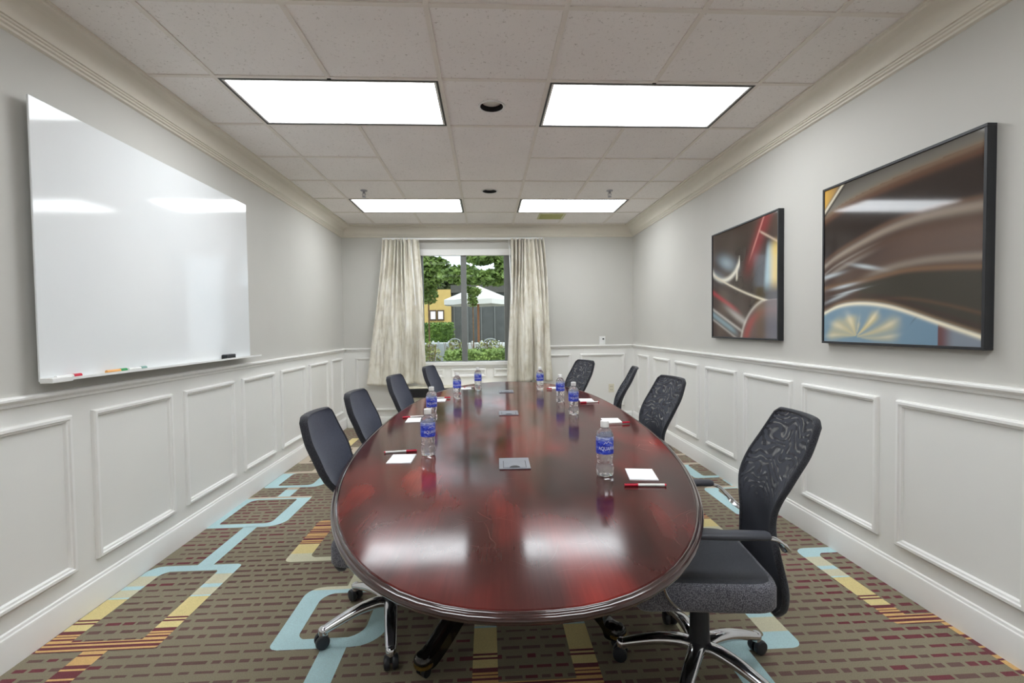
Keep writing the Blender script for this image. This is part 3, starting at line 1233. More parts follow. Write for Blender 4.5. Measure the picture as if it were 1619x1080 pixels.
p0 = thing('pen', 'x', 'pen', group='pens beside the notepads')
def xcyl(bm, x0, x1, r0, r1, seg=12):
    loft(bm, [[(x, r * math.cos(2 * PI * k / seg), .0052 + r * math.sin(2 * PI * k / seg)) for k in range(seg)] for x, r in ((x0, r0), (x1, r1))])
bm = bmesh.new(); xcyl(bm, -.028, .070, .0050, .0050)
build('barrel', bm, M['white_plastic'], p0, smooth=True, sharp=50)
bm = bmesh.new(); xcyl(bm, -.075, -.026, .0052, .0056)
cap = build('cap', bm, M['red'], p0, smooth=True, sharp=50)
bm = bmesh.new(); box(bm, -.070, -.030, -.0015, .0015, .0108, .0122); box(bm, -.072, -.068, -.0015, .0015, .0090, .0122)
build('clip', bm, M['pen_dark'], cap)
bm = bmesh.new(); xcyl(bm, .070, .076, .0050, .0042)
build('end_plug', bm, M['red'], p0, smooth=True, sharp=50)
PENS = [(.571, 1.690, -.10, 'red and white pen in front of the nearest right notepad'),
        (.775, 2.782, .10 + PI, 'pen lying along the second right notepad, red end to the right'),
        (.780, 3.590, .14, 'pen in front of the third right notepad'),
        (.625, 4.395, .0, 'red pen on the far right notepad'),
        (-.420, 2.262, .12 + PI, 'red-capped white pen behind the nearest left notepad'),
        (-.492, 3.152, .2, 'white pen behind the second left notepad'),
        (-.391, 3.962, PI, 'red-capped pen at the edge of the third left notepad'),
        (-.163, 4.640, .5 + PI, 'pen across the corner of the far left notepad')]
PADTOP = {1, 3, 6, 7}
for i, (x, y, r, l) in enumerate(PENS):
    z = TZ + (.0045 if i in PADTOP else .0004)
    if i == 0:
        p0.location = (x, y, z); p0.rotation_euler = (0, 0, r); p0['label'] = l
    else:
        dup(p0, l, (x, y, z), r)

# ------------------------------------------------------------------ office chairs
BACK = [  # z, x, half width
    (.300, -.238, .110), (.34, -.247, .146), (.40, -.252, .166), (.46, -.254, .168), (.54, -.254, .146), (.61, -.250, .128), (.67, -.248, .136), (.73, -.254, .158),
    (.78, -.272, .171), (.83, -.296, .174), (.89, -.330, .170), (.95, -.358, .157), (.985, -.373, .147), (1.005, -.382, .140)]
DEEP = [(.30, .0), (.40, .012), (.48, .028), (.56, .036), (.66, .036), (.78, .030), (.9, .024), (1.005, .02)]
ZB = .300
LEAN = [0.0]                  # how much more upright the upper back stands


def back_point(z, t, off=0.0):
    x, w = interp(BACK, z)
    x += LEAN[0] * max(0.0, z - .76)
    zd = z
    if LEAN[0]:                                     # the upholstered kind: lower, tucked in under the table
        q = min(1.0, max(0.0, (.725 - z) / .12))
        x += .050 * q * q * (3 - 2 * q)
        w *= 1 - .12 * q
        zd = z - .030 * max(0.0, z - .5) / .5
    if z > .985:
        w -= .018 * ((z - .985) / .02) ** 2
    (d,) = interp(DEEP, z)
    return Vector((x + d * abs(t) ** 2.2 + off, w * t, zd))


def back_sheet(off, rows=44, cols=17, z0=ZB, z1=1.005, tmax=1.0):
    return [[back_point(z0 + (z1 - z0) * i / rows, -tmax + 2 * tmax * j / (cols - 1), off) for j in range(cols)] for i in range(rows + 1)]


def add_sheet(bm, g):
    vs = [[bm.verts.new(p) for p in r] for r in g]
    for a, b in zip(vs, vs[1:]):
        for j in range(len(a) - 1):
            bm.faces.new((a[j], a[j + 1], b[j + 1], b[j]))
    return vs


def make_chair(kind):
    r = thing('office_chair', 'x', 'chair', group='office chairs around the table')
    net = kind == 'net'
    LEAN[0] = 0.0 if net else 0.17
    # back: closed shell
    bm = bmesh.new()
    th = .016 if net else .030
    a = add_sheet(bm, back_sheet(th * .5, tmax=.97))
    b = add_sheet(bm, back_sheet(-th * .5, tmax=.97))
    nr, nc = len(a), len(a[0])
    for i in range(nr - 1):
        bm.faces.new((a[i][0], a[i + 1][0], b[i + 1][0], b[i][0]))
        bm.faces.new((a[i][-1], b[i][-1], b[i + 1][-1], a[i + 1][-1]))
    for j in range(nc - 1):
        bm.faces.new((a[0][j], b[0][j], b[0][j + 1], a[0][j + 1]))
        bm.faces.new((a[-1][j], a[-1][j + 1], b[-1][j + 1], b[-1][j]))
    bk = build('backrest', bm, M['net'] if net else M['navy_fabric'], r, smooth=True, sharp=60)
    # padded rim all around it
    loop = []
    n = 40
    for i in range(n + 1): loop.append(back_point(ZB + (1.005 - ZB) * i / n, 1))
    for j in range(1, 10): loop.append(back_point(1.005, 1 - 2 * j / 10))
    for i in range(n, -1, -1): loop.append(back_point(ZB + (1.005 - ZB) * i / n, -1))
    for j in range(1, 10): loop.append(back_point(ZB, -1 + 2 * j / 10))
    bm = bmesh.new()
    seg = 8
    secs = []
    for i, p in enumerate(loop):
        t = (loop[(i + 1) % len(loop)] - loop[i - 1]).normalized()
        s = Vector((1, 0, 0)) - t * t.x
        s.normalize()
        w = t.cross(s)
        secs.append([p + s * (.013 if net else .017) * math.cos(2 * PI * k / seg) + w * (.008 if net else .005) * math.sin(2 * PI * k / seg) for k in range(seg)])
    secs.append(secs[0])
    loft(bm, secs, True, False)
    bmesh.ops.remove_doubles(bm, verts=bm.verts, dist=1e-6)
    build('back_rim', bm, M['black_fabric'], bk, smooth=True, sharp=80)
    # seat
    bm = bmesh.new()
    secs = []
    def outline(inset, z):
        out = []
        for i in range(48):
            t = 2 * PI * i / 48
            c, s = math.cos(t), math.sin(t)
            x = math.copysign(abs(c) ** (2 / 7.0), c) * (.243 - inset) + .040
            y = math.copysign(abs(s) ** (2 / 7.0), s) * (.243 - inset)
            zz = z - max(0, x - .16) ** 2 * 1.6
            out.append((x, y, zz))
        return out
    for ins, z in [(.03, .375), (.006, .379), (.0, .390), (.0, .450), (.004, .462), (.014, .470), (.020, .4705), (.020, .46)]:
        secs.append(outline(ins, z))
    loft(bm, secs)
    st = build('seat', bm, M['seat_fabric'], r, smooth=True, sharp=60)
    bm = bmesh.new()
    loft(bm, [outline(i_, z_) for i_, z_ in ((.0195, .4612), (.0195, .4700), (.03, .4735), (.07, .4725), (.13, .469), (.2, .467))])
    build('seat_panel', bm, M['seat_top'], st, smooth=True, sharp=60)
    bm = bmesh.new()
    box(bm, -.12, .14, -.10, .10, .345, .388)
    box(bm, -.21, -.10, -.035, .035, .352, .378)
    build('tilt_mechanism', bm, M['black_plastic'], r, bevel=.008)
    # arms
    for s in (1, -1):
        bm = bmesh.new()
        yy = .262 * s
        secs = []
        for x, w, h in [(-.140, .018, .010), (-.130, .024, .014), (-.06, .026, .015), (.10, .026, .014), (.17, .022, .012), (.178, .014, .008)]:
            secs.append([(x, yy + w * math.cos(2 * PI * k / 12), .655 + h * math.sin(2 * PI * k / 12)) for k in range(12)])
        loft(bm, secs)
        pad = build('armrest', bm, M['arm_pad'], r, smooth=True, sharp=60)
        if not net:
            pad.location = (.045, 0, 0)
        bm = bmesh.new()
        pth = smoothpath([(-.128, yy, .650), (-.165, yy * .985, .640), (-.195, yy * .94, .612), (-.215, yy * .84, .585), (-.236, yy * .58, .575)], 5)
        tube(bm, pth, .015, 10, .45)
        build('rear_bracket', bm, M['chrome'], pad, smooth=True, sharp=60)
        bm = bmesh.new()
        pth = smoothpath([(.16, yy, .648), (.20, yy, .628), (.215, yy, .58), (.20, yy * .99, .48), (.17, yy * .96, .42), (.12, yy * .8, .375), (.08, yy * .35, .372)], 5)
        tube(bm, pth, .014, 10, .5)
        build('front_bracket', bm, M['chrome'], pad, smooth=True, sharp=60)
    # column
    bm = bmesh.new()
    lathe(bm, [(.044, .105), (.040, .125), (.037, .16), (.035, .27), (.034, .285), (.026, .288), (.026, .35)], 24)
    build('gas_column', bm, M['black_plastic'], r, smooth=True, sharp=40)
    # five-star base
    for k in range(5):
        bm = bmesh.new()
        pth = smoothpath([(.02, 0, .108), (.07, 0, .118), (.15, 0, .112), (.235, 0, .090), (.29, 0, .072)], 5)
        n_ = len(pth)
        secs = []
        for i, p in enumerate(pth):
            t = i / (n_ - 1)
            w = .033 - .011 * t
            h = .023 - .008 * t
            secs.append([(p.x, w * math.copysign(abs(math.cos(2 * PI * q / 14)) ** .7, math.cos(2 * PI * q / 14)),
                          p.z + h * math.sin(2 * PI * q / 14)) for q in range(14)])
        loft(bm, secs)
        lathe(bm, [(.020, .054), (.021, .078), (.014, .086)], 14, True, True, 0, (.293, 0, 0))
        leg = build('leg', bm, M['chrome'], r, smooth=True, sharp=50)
        leg.rotation_euler = (0, 0, 2 * PI * k / 5)
        bm = bmesh.new()
        for sy in (-1, 1):
            prof = [(.006, .0), (.026, .0), (.0285, .004), (.029, .012), (.026, .020), (.014, .023)]
            sec = [[(.300 + q * math.cos(2 * PI * m_ / 20), sy * (.006 + hh), .0293 + q * math.sin(2 * PI * m_ / 20)) for m_ in range(20)] for q, hh in prof]
            loft(bm, sec)
        box(bm, .285, .310, -.006, .006, .03, .056)
        build('caster', bm, M['black_plastic'], leg, smooth=True, sharp=50)
    return r


net0 = make_chair('net')
navy0 = make_chair('navy')
CHAIRS = [  # proto, x, y, rz, base angle, z scale, label
    (net0, .803, 1.753, PI - math.radians(7), math.radians(90), 'charcoal net-backed office chair nearest the camera on the right, arms and chrome base visible'),
    (net0, .845, 2.945, PI + math.radians(11), math.radians(60), 'charcoal net-backed office chair second from the camera along the right wall'),
    (net0, .835, 3.845, PI - math.radians(13), math.radians(40), 'charcoal office chair seen almost edge-on, third along the right wall'),
    (net0, .640, 4.490, PI + math.radians(24), math.radians(20), 'charcoal net-backed office chair at the far right corner of the table'),
    (navy0, -.456, 2.150, -math.radians(2), math.radians(209), 'navy office chair nearest the camera on the left of the table'),
    (navy0, -.474, 2.83, -math.radians(5), math.radians(212), 'navy office chair second from the camera on the left of the table'),
    (navy0, -.425, 3.73, -math.radians(9), math.radians(200), 'navy office chair third on the left, in front of the left curtain'),
    (navy0, -.265, 4.565, -math.radians(12), math.radians(240), 'navy office chair farthest on the left, just below the window')]
for proto, x, y, rz, ba, lab_ in CHAIRS:
    if proto.get('label') == 'x':
        c = proto
        c.location = (x, y, .0013); c.rotation_euler = (0, 0, rz); c['label'] = lab_
    else:
        c = dup(proto, lab_, (x, y, .0013), rz)
    k = 0
    for ch in c.children:
        if ch.name.split('.')[0] == 'leg':
            ch.rotation_euler = (0, 0, ba - rz + 2 * PI * k / 5)
            k += 1

# ------------------------------------------------------------------ whiteboard, markers, eraser
wb = thing('whiteboard', 'large glossy white board on the left wall with a marker tray', 'whiteboard', (XL, 3.005, 1.745))
bm = bmesh.new()
box(bm, .040, .048, -.895, .895, -.605, .605)
build('board_panel', bm, M['board'], wb, bevel=.0015)
bm = bmesh.new()
for yy in (-.7, .7):
    for zz in (-.45, .45):
        box(bm, .0006, .04, yy - .03, yy + .03, zz - .03, zz + .03)
build('wall_standoff', bm, M['steel'], wb)
bm = bmesh.new()
box(bm, .048, .095, -.80, .985, -.606, -.601)
box(bm, .090, .095, -.80, .985, -.601, -.594)
build('marker_tray', bm, M['white_plastic'], wb)
bm = bmesh.new()
box(bm, .046, .100, -.897, -.795, -.612, -.590)
build('tray_bracket', bm, M['white_plastic'], wb, bevel=.003)
TRZ = 1.745 - .601 + .0004


def marker(name, y, body, capm, lab_):
    t = thing(name, lab_, 'marker', (XL + .070, y, TRZ), PI / 2, 'markers on the whiteboard tray')
    def c(bm, x0, x1, r):
        loft(bm, [[(x, r * math.cos(2 * PI * k / 12), .009 + r * math.sin(2 * PI * k / 12)) for k in range(12)] for x in (x0, x1)])
    bm = bmesh.new(); c(bm, -.065, .02, .008)
    build('barrel', bm, body, t, smooth=True, sharp=50)
    bm = bmesh.new(); c(bm, .02, .062, .009)
    build('cap', bm, capm, t, smooth=True, sharp=50)


marker('marker', 2.222, M['white_plastic'], M['red'], 'white marker with red cap at the near end of the whiteboard tray')
marker('marker', 2.498, M['orange'], M['green'], 'orange and green marker in the middle of the whiteboard tray')
marker('marker', 2.64, M['white_plastic'], M['teal_grey'], 'white marker with grey-green cap, right of the orange one on the tray')
er = thing('board_eraser', 'black felt board eraser at the far end of the whiteboard tray', 'eraser', (XL + .0695, 3.545, TRZ))
bm = bmesh.new(); box(bm, -.019, .019, -.062, .062, .012, .034)
build('grip', bm, M['black_plastic'], er, bevel=.006)
bm = bmesh.new(); box(bm, -.0185, .0185, -.060, .060, 0, .013)
build('felt_pad', bm, M['black'], er, bevel=.002)

# ------------------------------------------------------------------ pictures
def mixc(a, b, t):
    t = min(1, max(0, t))
    return tuple(x + (y - x) * t for x, y in zip(a, b))


def smst(a, b, x):
    t = min(1, max(0, (x - a) / (b - a)))
    return t * t * (3 - 2 * t)


def bump1(x, c, w):
    return math.exp(-((x - c) / w) ** 2)


K = lambda r, g, b: lin(r, g, b)[:3]


def lerp_tab(tab, x):
    return interp([(p[0], p[1]) for p in tab], x)[0]


def art_large(u, v):
    """sweeping brown and silver arcs over a blue and gold fan; u to the right, v upwards"""
    dark, brown, silver, blue, gold, white = K(58, 50, 47), K(92, 72, 62), K(176, 164, 150), K(128, 156, 174), K(222, 206, 150), K(248, 240, 216)
    c = dark
    top1 = lerp_tab([(0, .83), (.15, .875), (.35, .905), (.6, .925), (1, .94)], u)
    d = v - top1
    if d > 0: c = mixc(K(122, 118, 110), K(84, 80, 75), smst(.01, .12, d))
    c = mixc(c, K(140, 118, 98), bump1(d, -.01, .022) * .8)
    c = mixc(c, K(112, 80, 62), bump1(d, -.04, .022) * .6)
    e = (1 - v) + u * .9
    if u < .2 and v > .8:
        c = mixc(c, mixc(K(222, 176, 88), K(150, 120, 86), u / .12), 1 - smst(.10, .14, e))
        c = mixc(c, white, bump1(e, .14, .012) * .8)
        c = mixc(c, K(40, 32, 30), bump1(e, .165, .008) * .8)
    top2 = lerp_tab([(0, .50), (.1, .545), (.3, .605), (.5, .650), (.7, .668), (.85, .665), (1, .655)], u)
    d = v - top2
    if d < 0:
        w = .5 + .25 * math.sin(46 * d + 3 * u) + .15 * math.sin(90 * d - 4 * u)
        c = mixc(brown, K(78, 64, 60), w)
        c = mixc(c, K(120, 100, 90), smst(-.02, -.10, d) * (1 - smst(-.16, -.24, d)) * smst(.3, .7, u) * .6)
        c = mixc(c, silver, bump1(d, -.215 - .02 * u, .022) * .5 * smst(.25, .5, u))
        c = mixc(c, K(168, 158, 148), (bump1(d, -.09, .016) + bump1(d, -.055, .008)) * .55 * (1 - smst(.15, .5, u)))
    c = mixc(c, K(172, 158, 144), bump1(d, -.002, .018 + .014 * u) * .75)
    c = mixc(c, K(122, 92, 76), bump1(d, .030, .016) * .5)
    top3 = lerp_tab([(0, .345), (.15, .355), (.3, .365), (.6, .395), (.8, .385), (1, .365)], u)
    d3 = v - top3
    if d3 < 0:
        c = mixc(c, K(66, 62, 54), smst(0, -.02, d3) * smst(.24, .34, u))
        c = mixc(c, K(104, 78, 62), bump1(d3, -.11 - .10 * u * u, .010) * .6 * smst(.3, .45, u))
    c = mixc(c, K(134, 104, 78), bump1(d3, .006, .014) * .7)
    for cv, cu, w, sl in ((.352, .17, .010, .10), (.282, .12, .013, .28), (.315, .22, .005, .12), (.43, .05, .012, .1), (.455, .34, .012, -.25)):
        c = mixc(c, K(196, 204, 208), bump1(v - cv - sl * (u - cu), 0, w) * bump1(u, cu, .10) * .95)
    rim = lerp_tab([(0, .185), (.12, .225), (.25, .238), (.4, .228), (.55, .197), (.8, .112), (1, .045)], u)
    d = v - rim
    if d < 0:
        c = mixc(blue, K(116, 146, 168), smst(.3, .9, u))
        px, py = u - .27, v - .035
        ang = math.atan2(py, px); rad = math.hypot(px, py * 1.3)
        for a0, wd, ln, st in ((.62, .16, .27, .95), (.15, .14, .36, .7), (-.12, .10, .33, .5), (1.9, .45, .20, .8), (2.6, .30, .25, .7), (3.0, .16, .27, .6), (1.25, .14, .13, .5)):
            dd = math.atan2(math.sin(ang - a0 - .5 * rad), math.cos(ang - a0 - .5 * rad))
            k = bump1(dd, 0, wd) * (1 - smst(ln * .7, ln, rad)) * st
            c = mixc(c, gold, k)
            c = mixc(c, white, bump1(dd, .02, wd * .35) * bump1(rad, ln * .7, .06) * st * .6)
        if u > .79: c = mixc(c, mixc(K(110, 62, 56), K(134, 140, 150), smst(.80, .88, u)), .9)
        c = mixc(c, K(96, 110, 118), bump1(v - .20 + 1.1 * (.72 - u), 0, .006) * smst(.62, .66, u) * (1 - smst(.74, .78, u)) * .6)
    c = mixc(c, white, bump1(d, .0, .012))
    c = mixc(c, K(140, 112, 88), bump1(d, .022, .008) * .6)
    c = mixc(c, K(72, 54, 50), bump1(d, .045, .016) * .6)
    return c


def art_small(u, v):
    dark, brown = K(52, 42, 40), K(98, 82, 76)
    c = mixc(dark, brown, .35 + .35 * math.sin(5 * u + 3 * v) + .15 * math.sin(17 * u - 5 * v))
    # top wash
    c = mixc(c, K(84, 70, 62), smst(.72, .95, v) * .6)
    # white/blue swirl at left
    d = math.hypot((u - .22) * .9, (v - .80))
    ins = bump1(math.hypot((u - .20), (v - .66) * 1.6), 0, .17)
    c = mixc(c, K(170, 192, 206), ins * (.55 + .45 * math.sin(24 * (u * .5 + v))))
    c = mixc(c, K(244, 240, 226), bump1(d, .26, .022) * (v < .74) * (u < .48) * .95)
    c = mixc(c, K(238, 232, 214), bump1(u - .43 - .05 * (v - .6), 0, .014) * smst(.50, .54, v) * (1 - smst(.60, .68, v)))
    # red streak rising to the top right
    d = u - (.60 + .55 * (v - .58) * (v > .58) + .05 * (v - .58))
    c = mixc(c, K(150, 58, 62), bump1(d, 0, .085) * smst(.45, .75, v) * .75)
    c = mixc(c, K(226, 150, 140), bump1(d, -.03, .012) * smst(.62, .8, v) * .7)
    c = mixc(c, K(214, 190, 170), bump1(v - .86 + .55 * (u - .82), 0, .01) * smst(.74, .8, u) * .8)
    # blue and gold sail at right edge
    if u > .78:
        t = smst(.80 + .10 * (v - .4), .86 + .10 * (v - .4), u) * smst(.36, .50, v) * (1 - smst(.70, .82, v))
        c = mixc(c, mixc(K(170, 196, 204), K(236, 206, 130), smst(.86, .97, u)), t * .9)
    # bright thin arc crossing downwards
    d = v - (.585 - .34 * u + .12 * (u - .5) ** 2)
    c = mixc(c, K(236, 226, 206), bump1(d, 0, .010) * smst(.02, .06, u))
    c = mixc(c, K(62, 48, 46), bump1(d, -.05, .035) * .6)
    # red and silver ribbons sweeping down
    d = v - (.44 - .46 * u)
    c = mixc(c, K(166, 66, 72), bump1(d, 0, .024) * (1 - smst(.30, .55, u)))
    c = mixc(c, K(190, 182, 176), bump1(d, -.05, .035) * smst(.12, .45, u) * (1 - smst(.62, .70, u)) * .85)
    d = v - (.27 - .42 * u)
    c = mixc(c, K(190, 184, 178), (bump1(d, 0, .014) + .7 * bump1(d, -.10, .012)) * (1 - smst(.45, .60, u)))
    c = mixc(c, K(150, 176, 186), bump1(d, -.05, .030) * (1 - smst(.32, .5, u)) * .8)
    # round brown form lower right
    r = math.hypot((u - .95) * .9, (v + .08)) - .40
    if r < 0:
        c = mixc(K(112, 92, 88), K(76, 58, 64), smst(-.02, -.3, r) + .2 * math.sin(20 * v + 6 * u))
        c = mixc(c, K(164, 74, 74), bump1(r, -.05, .045) * (1 - smst(.12, .28, v)) * .8)
    c = mixc(c, K(216, 206, 196), bump1(r, .012, .014) * .7 * (v < .32))
    return c


def picture(name, lab_, y0, y1, z0, z1, fn, group=None):
    """hangs on the right wall; y0 is its near (right-hand) side"""
    t = thing(name, lab_, 'picture', (XR, (y0 + y1) / 2, (z0 + z1) / 2), group=group)
    hy, hz = (y1 - y0) / 2, (z1 - z0) / 2
    bm = bmesh.new()
    fw = .013
    d0, d1 = -.042, -.0005
    for a, b, c, d in ((-hy, hy, hz - fw, hz), (-hy, hy, -hz, -hz + fw), (-hy, -hy + fw, -hz + fw, hz - fw), (hy - fw, hy, -hz + fw, hz - fw)):
        box(bm, d0, d1, a, b, c, d)
    build('frame', bm, M['frame_black'], t, bevel=.0015)
    n = 150
    me = bpy.data.meshes.new('artwork')
    hy2, hz2 = hy - fw, hz - fw
    xx = -.036
    verts, faces, cols = [], [], []
    for i in range(n + 1):
        for j in range(n + 1):
            u, v = j / n, i / n
            verts.append((xx, hy2 - 2 * hy2 * u, -hz2 + 2 * hz2 * v))   # u=0 is the far side, left in the view
            cols.append(fn(u, v))
    for i in range(n):
        for j in range(n):
            k = i * (n + 1) + j
            faces.append((k, k + 1, k + n + 2, k + n + 1))
    m = len(verts)
    verts += [(-.004, hy2, -hz2), (-.004, -hy2, -hz2), (-.004, -hy2, hz2), (-.004, hy2, hz2)]
    cols += [(.05, .05, .05)] * 4
    faces.append((m + 3, m + 2, m + 1, m))
    c00, c10, c11, c01 = 0, n, n * (n + 1) + n, n * (n + 1)
    faces += [(c00, m, m + 1, c10), (c10, m + 1, m + 2, c11), (c11, m + 2, m + 3, c01), (c01, m + 3, m, c00)]
    me.from_pydata(verts, [], faces)
    at = me.color_attributes.new('paint', 'FLOAT_COLOR', 'POINT')
    for i, c in enumerate(cols):
        at.data[i].color = (*c, 1)
    me.materials.append(M['art'])
    o = bpy.data.objects.new('artwork', me)
    COL.objects.link(o)
    o.parent = t
    return t


def art_mat():
    k = Nodes('printed_artwork')
    a = k.add('ShaderNodeAttribute', attribute_name='paint')
    k.link(a.outputs['Color'], k.b.inputs['Base Color'])
    k.set(Roughness=0.06)
    k.b.inputs['Specular IOR Level'].default_value = 0.5
    return k.m


M['art'] = art_mat()
picture('framed_picture', 'larger-looking framed abstract with brown arcs above a blue and gold fan', 1.812, 2.745, 1.228, 2.142, art_large)
picture('framed_picture', 'framed abstract with red streak and white swirl, nearer the window wall', 3.172, 4.142, 1.230, 2.142, art_small)

# ------------------------------------------------------------------ curtains
CY = YB - .10
rod = thing('curtain_rod', 'white curtain track above the window', 'curtain rod', (-.31, CY, 2.555))
bm = bmesh.new()
box(bm, -1.075, 1.085, -.012, .012, -.016, .010)
build('track', bm, M['white_plastic'], rod, bevel=.003)
bm = bmesh.new()
for x in (-1.04, 0, 1.05):
    box(bm, x - .012, x + .012, .012, .0995, -.010, .006)
build('wall_bracket', bm, M['white_plastic'], rod)


def curtain(lab_, left_top, right_top, left_bot, right_bot, zb_l, zb_r, seed, wand):
    t = thing('curtain', lab_, 'curtain', ((left_top + right_top) / 2, CY, 2.538), group='silk curtains at the window')
    ox, oz = t.location.x, t.location.z
    rn = random.Random(seed)
    nx, nz = 150, 60
    NP = 9
    # pleats: packed at the top, broadening into few folds below
    ph = [rn.uniform(0, 6.28) for _ in range(6)]

    def fold(q):                       # rounded ridge with a tight valley
        return 2 * abs(math.sin(q / 2)) ** .75 - 1.15
    g = []
    for i in range(nz + 1):
        s = i / nz                                        # 0 top, 1 bottom
        row_ = []
        for j in range(nx + 1):
            u = j / nx
            lx = left_top + (left_bot - left_top) * (s ** 1.1)
            rx = right_top + (right_bot - right_top) * (s ** .8)
            zbot = zb_l + (zb_r - zb_l) * u + .012 * math.sin(9 * u + ph[0])
            z = 2.538 + (zbot - 2.538) * s
            topf = fold(2 * PI * NP * (u + .022 * math.sin(11 * u + ph[5]) + .010 * math.sin(29 * u + ph[0])) + ph[1]) * (.75 + .35 * math.sin(8 * u + ph[4]))
            uu = u + .02 * math.sin(2.2 * s + ph[3]) + .03 * math.sin(7 * u + ph[2])
            low = fold(2 * PI * 3.3 * uu + ph[2]) * (.6 + .4 * math.sin(4 * u + ph[4])) + .30 * fold(2 * PI * 8.2 * (u + .03 * math.sin(9 * u) + .05 * s) + ph[4]) * (1 - .85 * s) * (.6 + .6 * math.sin(6 * u + ph[0]))
            k = smst(.02, .75, s)
            wv = (1 - k) * topf + k * low
            amp = .105 * (1 - k) + .110 * k
            x = lx + (rx - lx) * u + .010 * math.sin(5 * s + 7 * u)
            crease = .005 * math.sin(14 * s + 9 * u + ph[0]) * k
            row_.append(Vector((x - ox, -.035 - amp * wv * .8 + crease + (-.01 * s), z - oz)))
        g.append(row_)
    bm = bmesh.new()
    add_sheet(bm, g)
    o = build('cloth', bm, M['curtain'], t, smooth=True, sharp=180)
    md = o.modifiers.new('thickness', 'SOLIDIFY')
    md.thickness = .003
    bm = bmesh.new()
    tube(bm, [(wand[0] - ox, -.125, wand[1] - oz), (wand[2] - ox, -.118, wand[3] - oz)], .006, 8)
    tube(bm, [(wand[0] - ox, -.125, wand[1] - oz), (wand[0] - ox, -.10, wand[1] + .02 - oz), (wand[0] - ox, -.03, wand[1] + .05 - oz), (wand[0] - ox, -.005, 2.538 - oz)], .003, 8)
    build('wand', bm, M['white_plastic'], t, smooth=True)


curtain('left silk curtain, spreading wide towards its hem', -1.372, -.905, -1.61, -.80, .585, .60, 3, (-.985, 2.44, -.94, 1.66))
curtain('right silk curtain with a white pull wand', .335, .770, .27, .89, .60, .62, 9, (.31, 2.44, .335, 1.66))
# ------------------------------------------------------------------ radiator cabinet under the window, outlets
ac = thing('wall_air_conditioner', 'cream wall unit with black vent slot below the window', 'air conditioner', (-.50, YB, 0))
bm = bmesh.new()
box(bm, -.70, .70, -.215, -.001, .022, .545)
build('cabinet', bm, M['cream_plastic'], ac, bevel=.012)
bm = bmesh.new()
box(bm, -.64, .40, -.2465, -.2146, .430, .542)
build('vent_slot', bm, M['black'], ac)
bm = bmesh.new()
for i in range(4):
    zz = .452 + i * .024
    box(bm, -.64, .40, -.2485, -.2465, zz, zz + .003)
build('vent_slats', bm, M['black_plastic'], ac)
bm = bmesh.new()
box(bm, -.71, .71, -.245, -.001, .545, .565)
build('top_cover', bm, M['cream_plastic'], ac, bevel=.006)
bm = bmesh.new()
box(bm, -.66, .66, -.205, -.02, .0, .022)
build('base', bm, M['cream_plastic'], ac)


def plate(name, lab_, cat, x, z, w, h, slots):
    t = thing(name, lab_, cat, (x, YB, z))
    bm = bmesh.new(); box(bm, -w / 2, w / 2, -.008, -.0005, -h / 2, h / 2)
    build('cover_plate', bm, M['white_plastic'] if not slots else M['cream_plastic'], t, bevel=.003)
    bm = bmesh.new()
    if slots:
        for zz in (-.022, .022):
            box(bm, -.012, -.008, -.0088, -.0078, zz - .008, zz + .008)
            box(bm, .008, .012, -.0088, -.0078, zz - .008, zz + .008)
        build('socket', bm, M['black'], t)
    else:
        lathe(bm, [(.012, 0), (.010, .02)], 12)
        o = build('jack', bm, M['black_plastic'], t, smooth=True, sharp=40)
        o.rotation_euler = (PI / 2, 0, 0)
        o.location = (.012, -.008, .02)


plate('wall_plate', 'white wall plate just above the chair rail, right of the right curtain', 'wall plate', 1.61, 1.148, .085, .115, False)
plate('power_outlet', 'cream power outlet low on the back wall beside the edge-on chair', 'power outlet', 1.735, .475, .078, .118, True)

# ------------------------------------------------------------------ outside
GZ = .04
def leaf_mat(name, c1, c2):
    k = Nodes(name)
    v = k.coord()
    f = k.noise(v, 3.5, 4, .6)
    k.link(k.ramp(f, [(.3, lin(*c1)), (.7, lin(*c2))]), k.b.inputs['Base Color'])
    k.set(Roughness=.6)
    k.b.inputs['Transmission Weight'].default_value = 0.0
    return k.m


M['leaf_tree'] = leaf_mat('tree_leaves', (70, 94, 42), (142, 166, 86))
M['leaf_light'] = leaf_mat('young_tree_leaves', (104, 130, 62), (160, 178, 104))
M['leaf_dark'] = leaf_mat('dark_tree_leaves', (66, 80, 56), (102, 116, 82))
M['leaf_hedge'] = leaf_mat('hedge_leaves', (66, 98, 38), (126, 158, 68))
M['leaf_shrub'] = leaf_mat('shrub_leaves', (96, 106, 62), (178, 180, 120))
M['bark'] = mat('bark', (120, 92, 66), .8, mottle=.3, scale=20)
M['stucco'] = mat('yellow_stucco', (196, 168, 102), .8, mottle=.05, scale=6)
M['dark_glass'] = mat('dark_shopfront_glass', (84, 86, 85), .3, mottle=.15, scale=3)
M['shop_frame'] = mat('grey_shopfront_frame', (104, 106, 104), .5)
M['canvas_white'] = mat('white_canvas', (214, 213, 208), .7, mottle=.02)
M['wood_pole'] = mat('orange_wood_pole', (160, 106, 68), .5, mottle=.1)
M['cloth_white'] = mat('white_tablecloth', (186, 189, 186), .8, mottle=.03)
M['paving'] = mat('pale_paving', (150, 147, 128), .8, mottle=.1, scale=3)
M['grass'] = mat('lawn_edge', (126, 133, 84), .9, mottle=.2, scale=8)
M['roof_dark'] = mat('dark_fascia', (78, 76, 70), .6, mottle=.1)

gb = bmesh.new()
quad(gb, [(-14, YB + .12, GZ), (14, YB + .12, GZ), (14, 40, GZ), (-14, 40, GZ)])
build('patio_ground', gb, M['paving'], kind='structure')


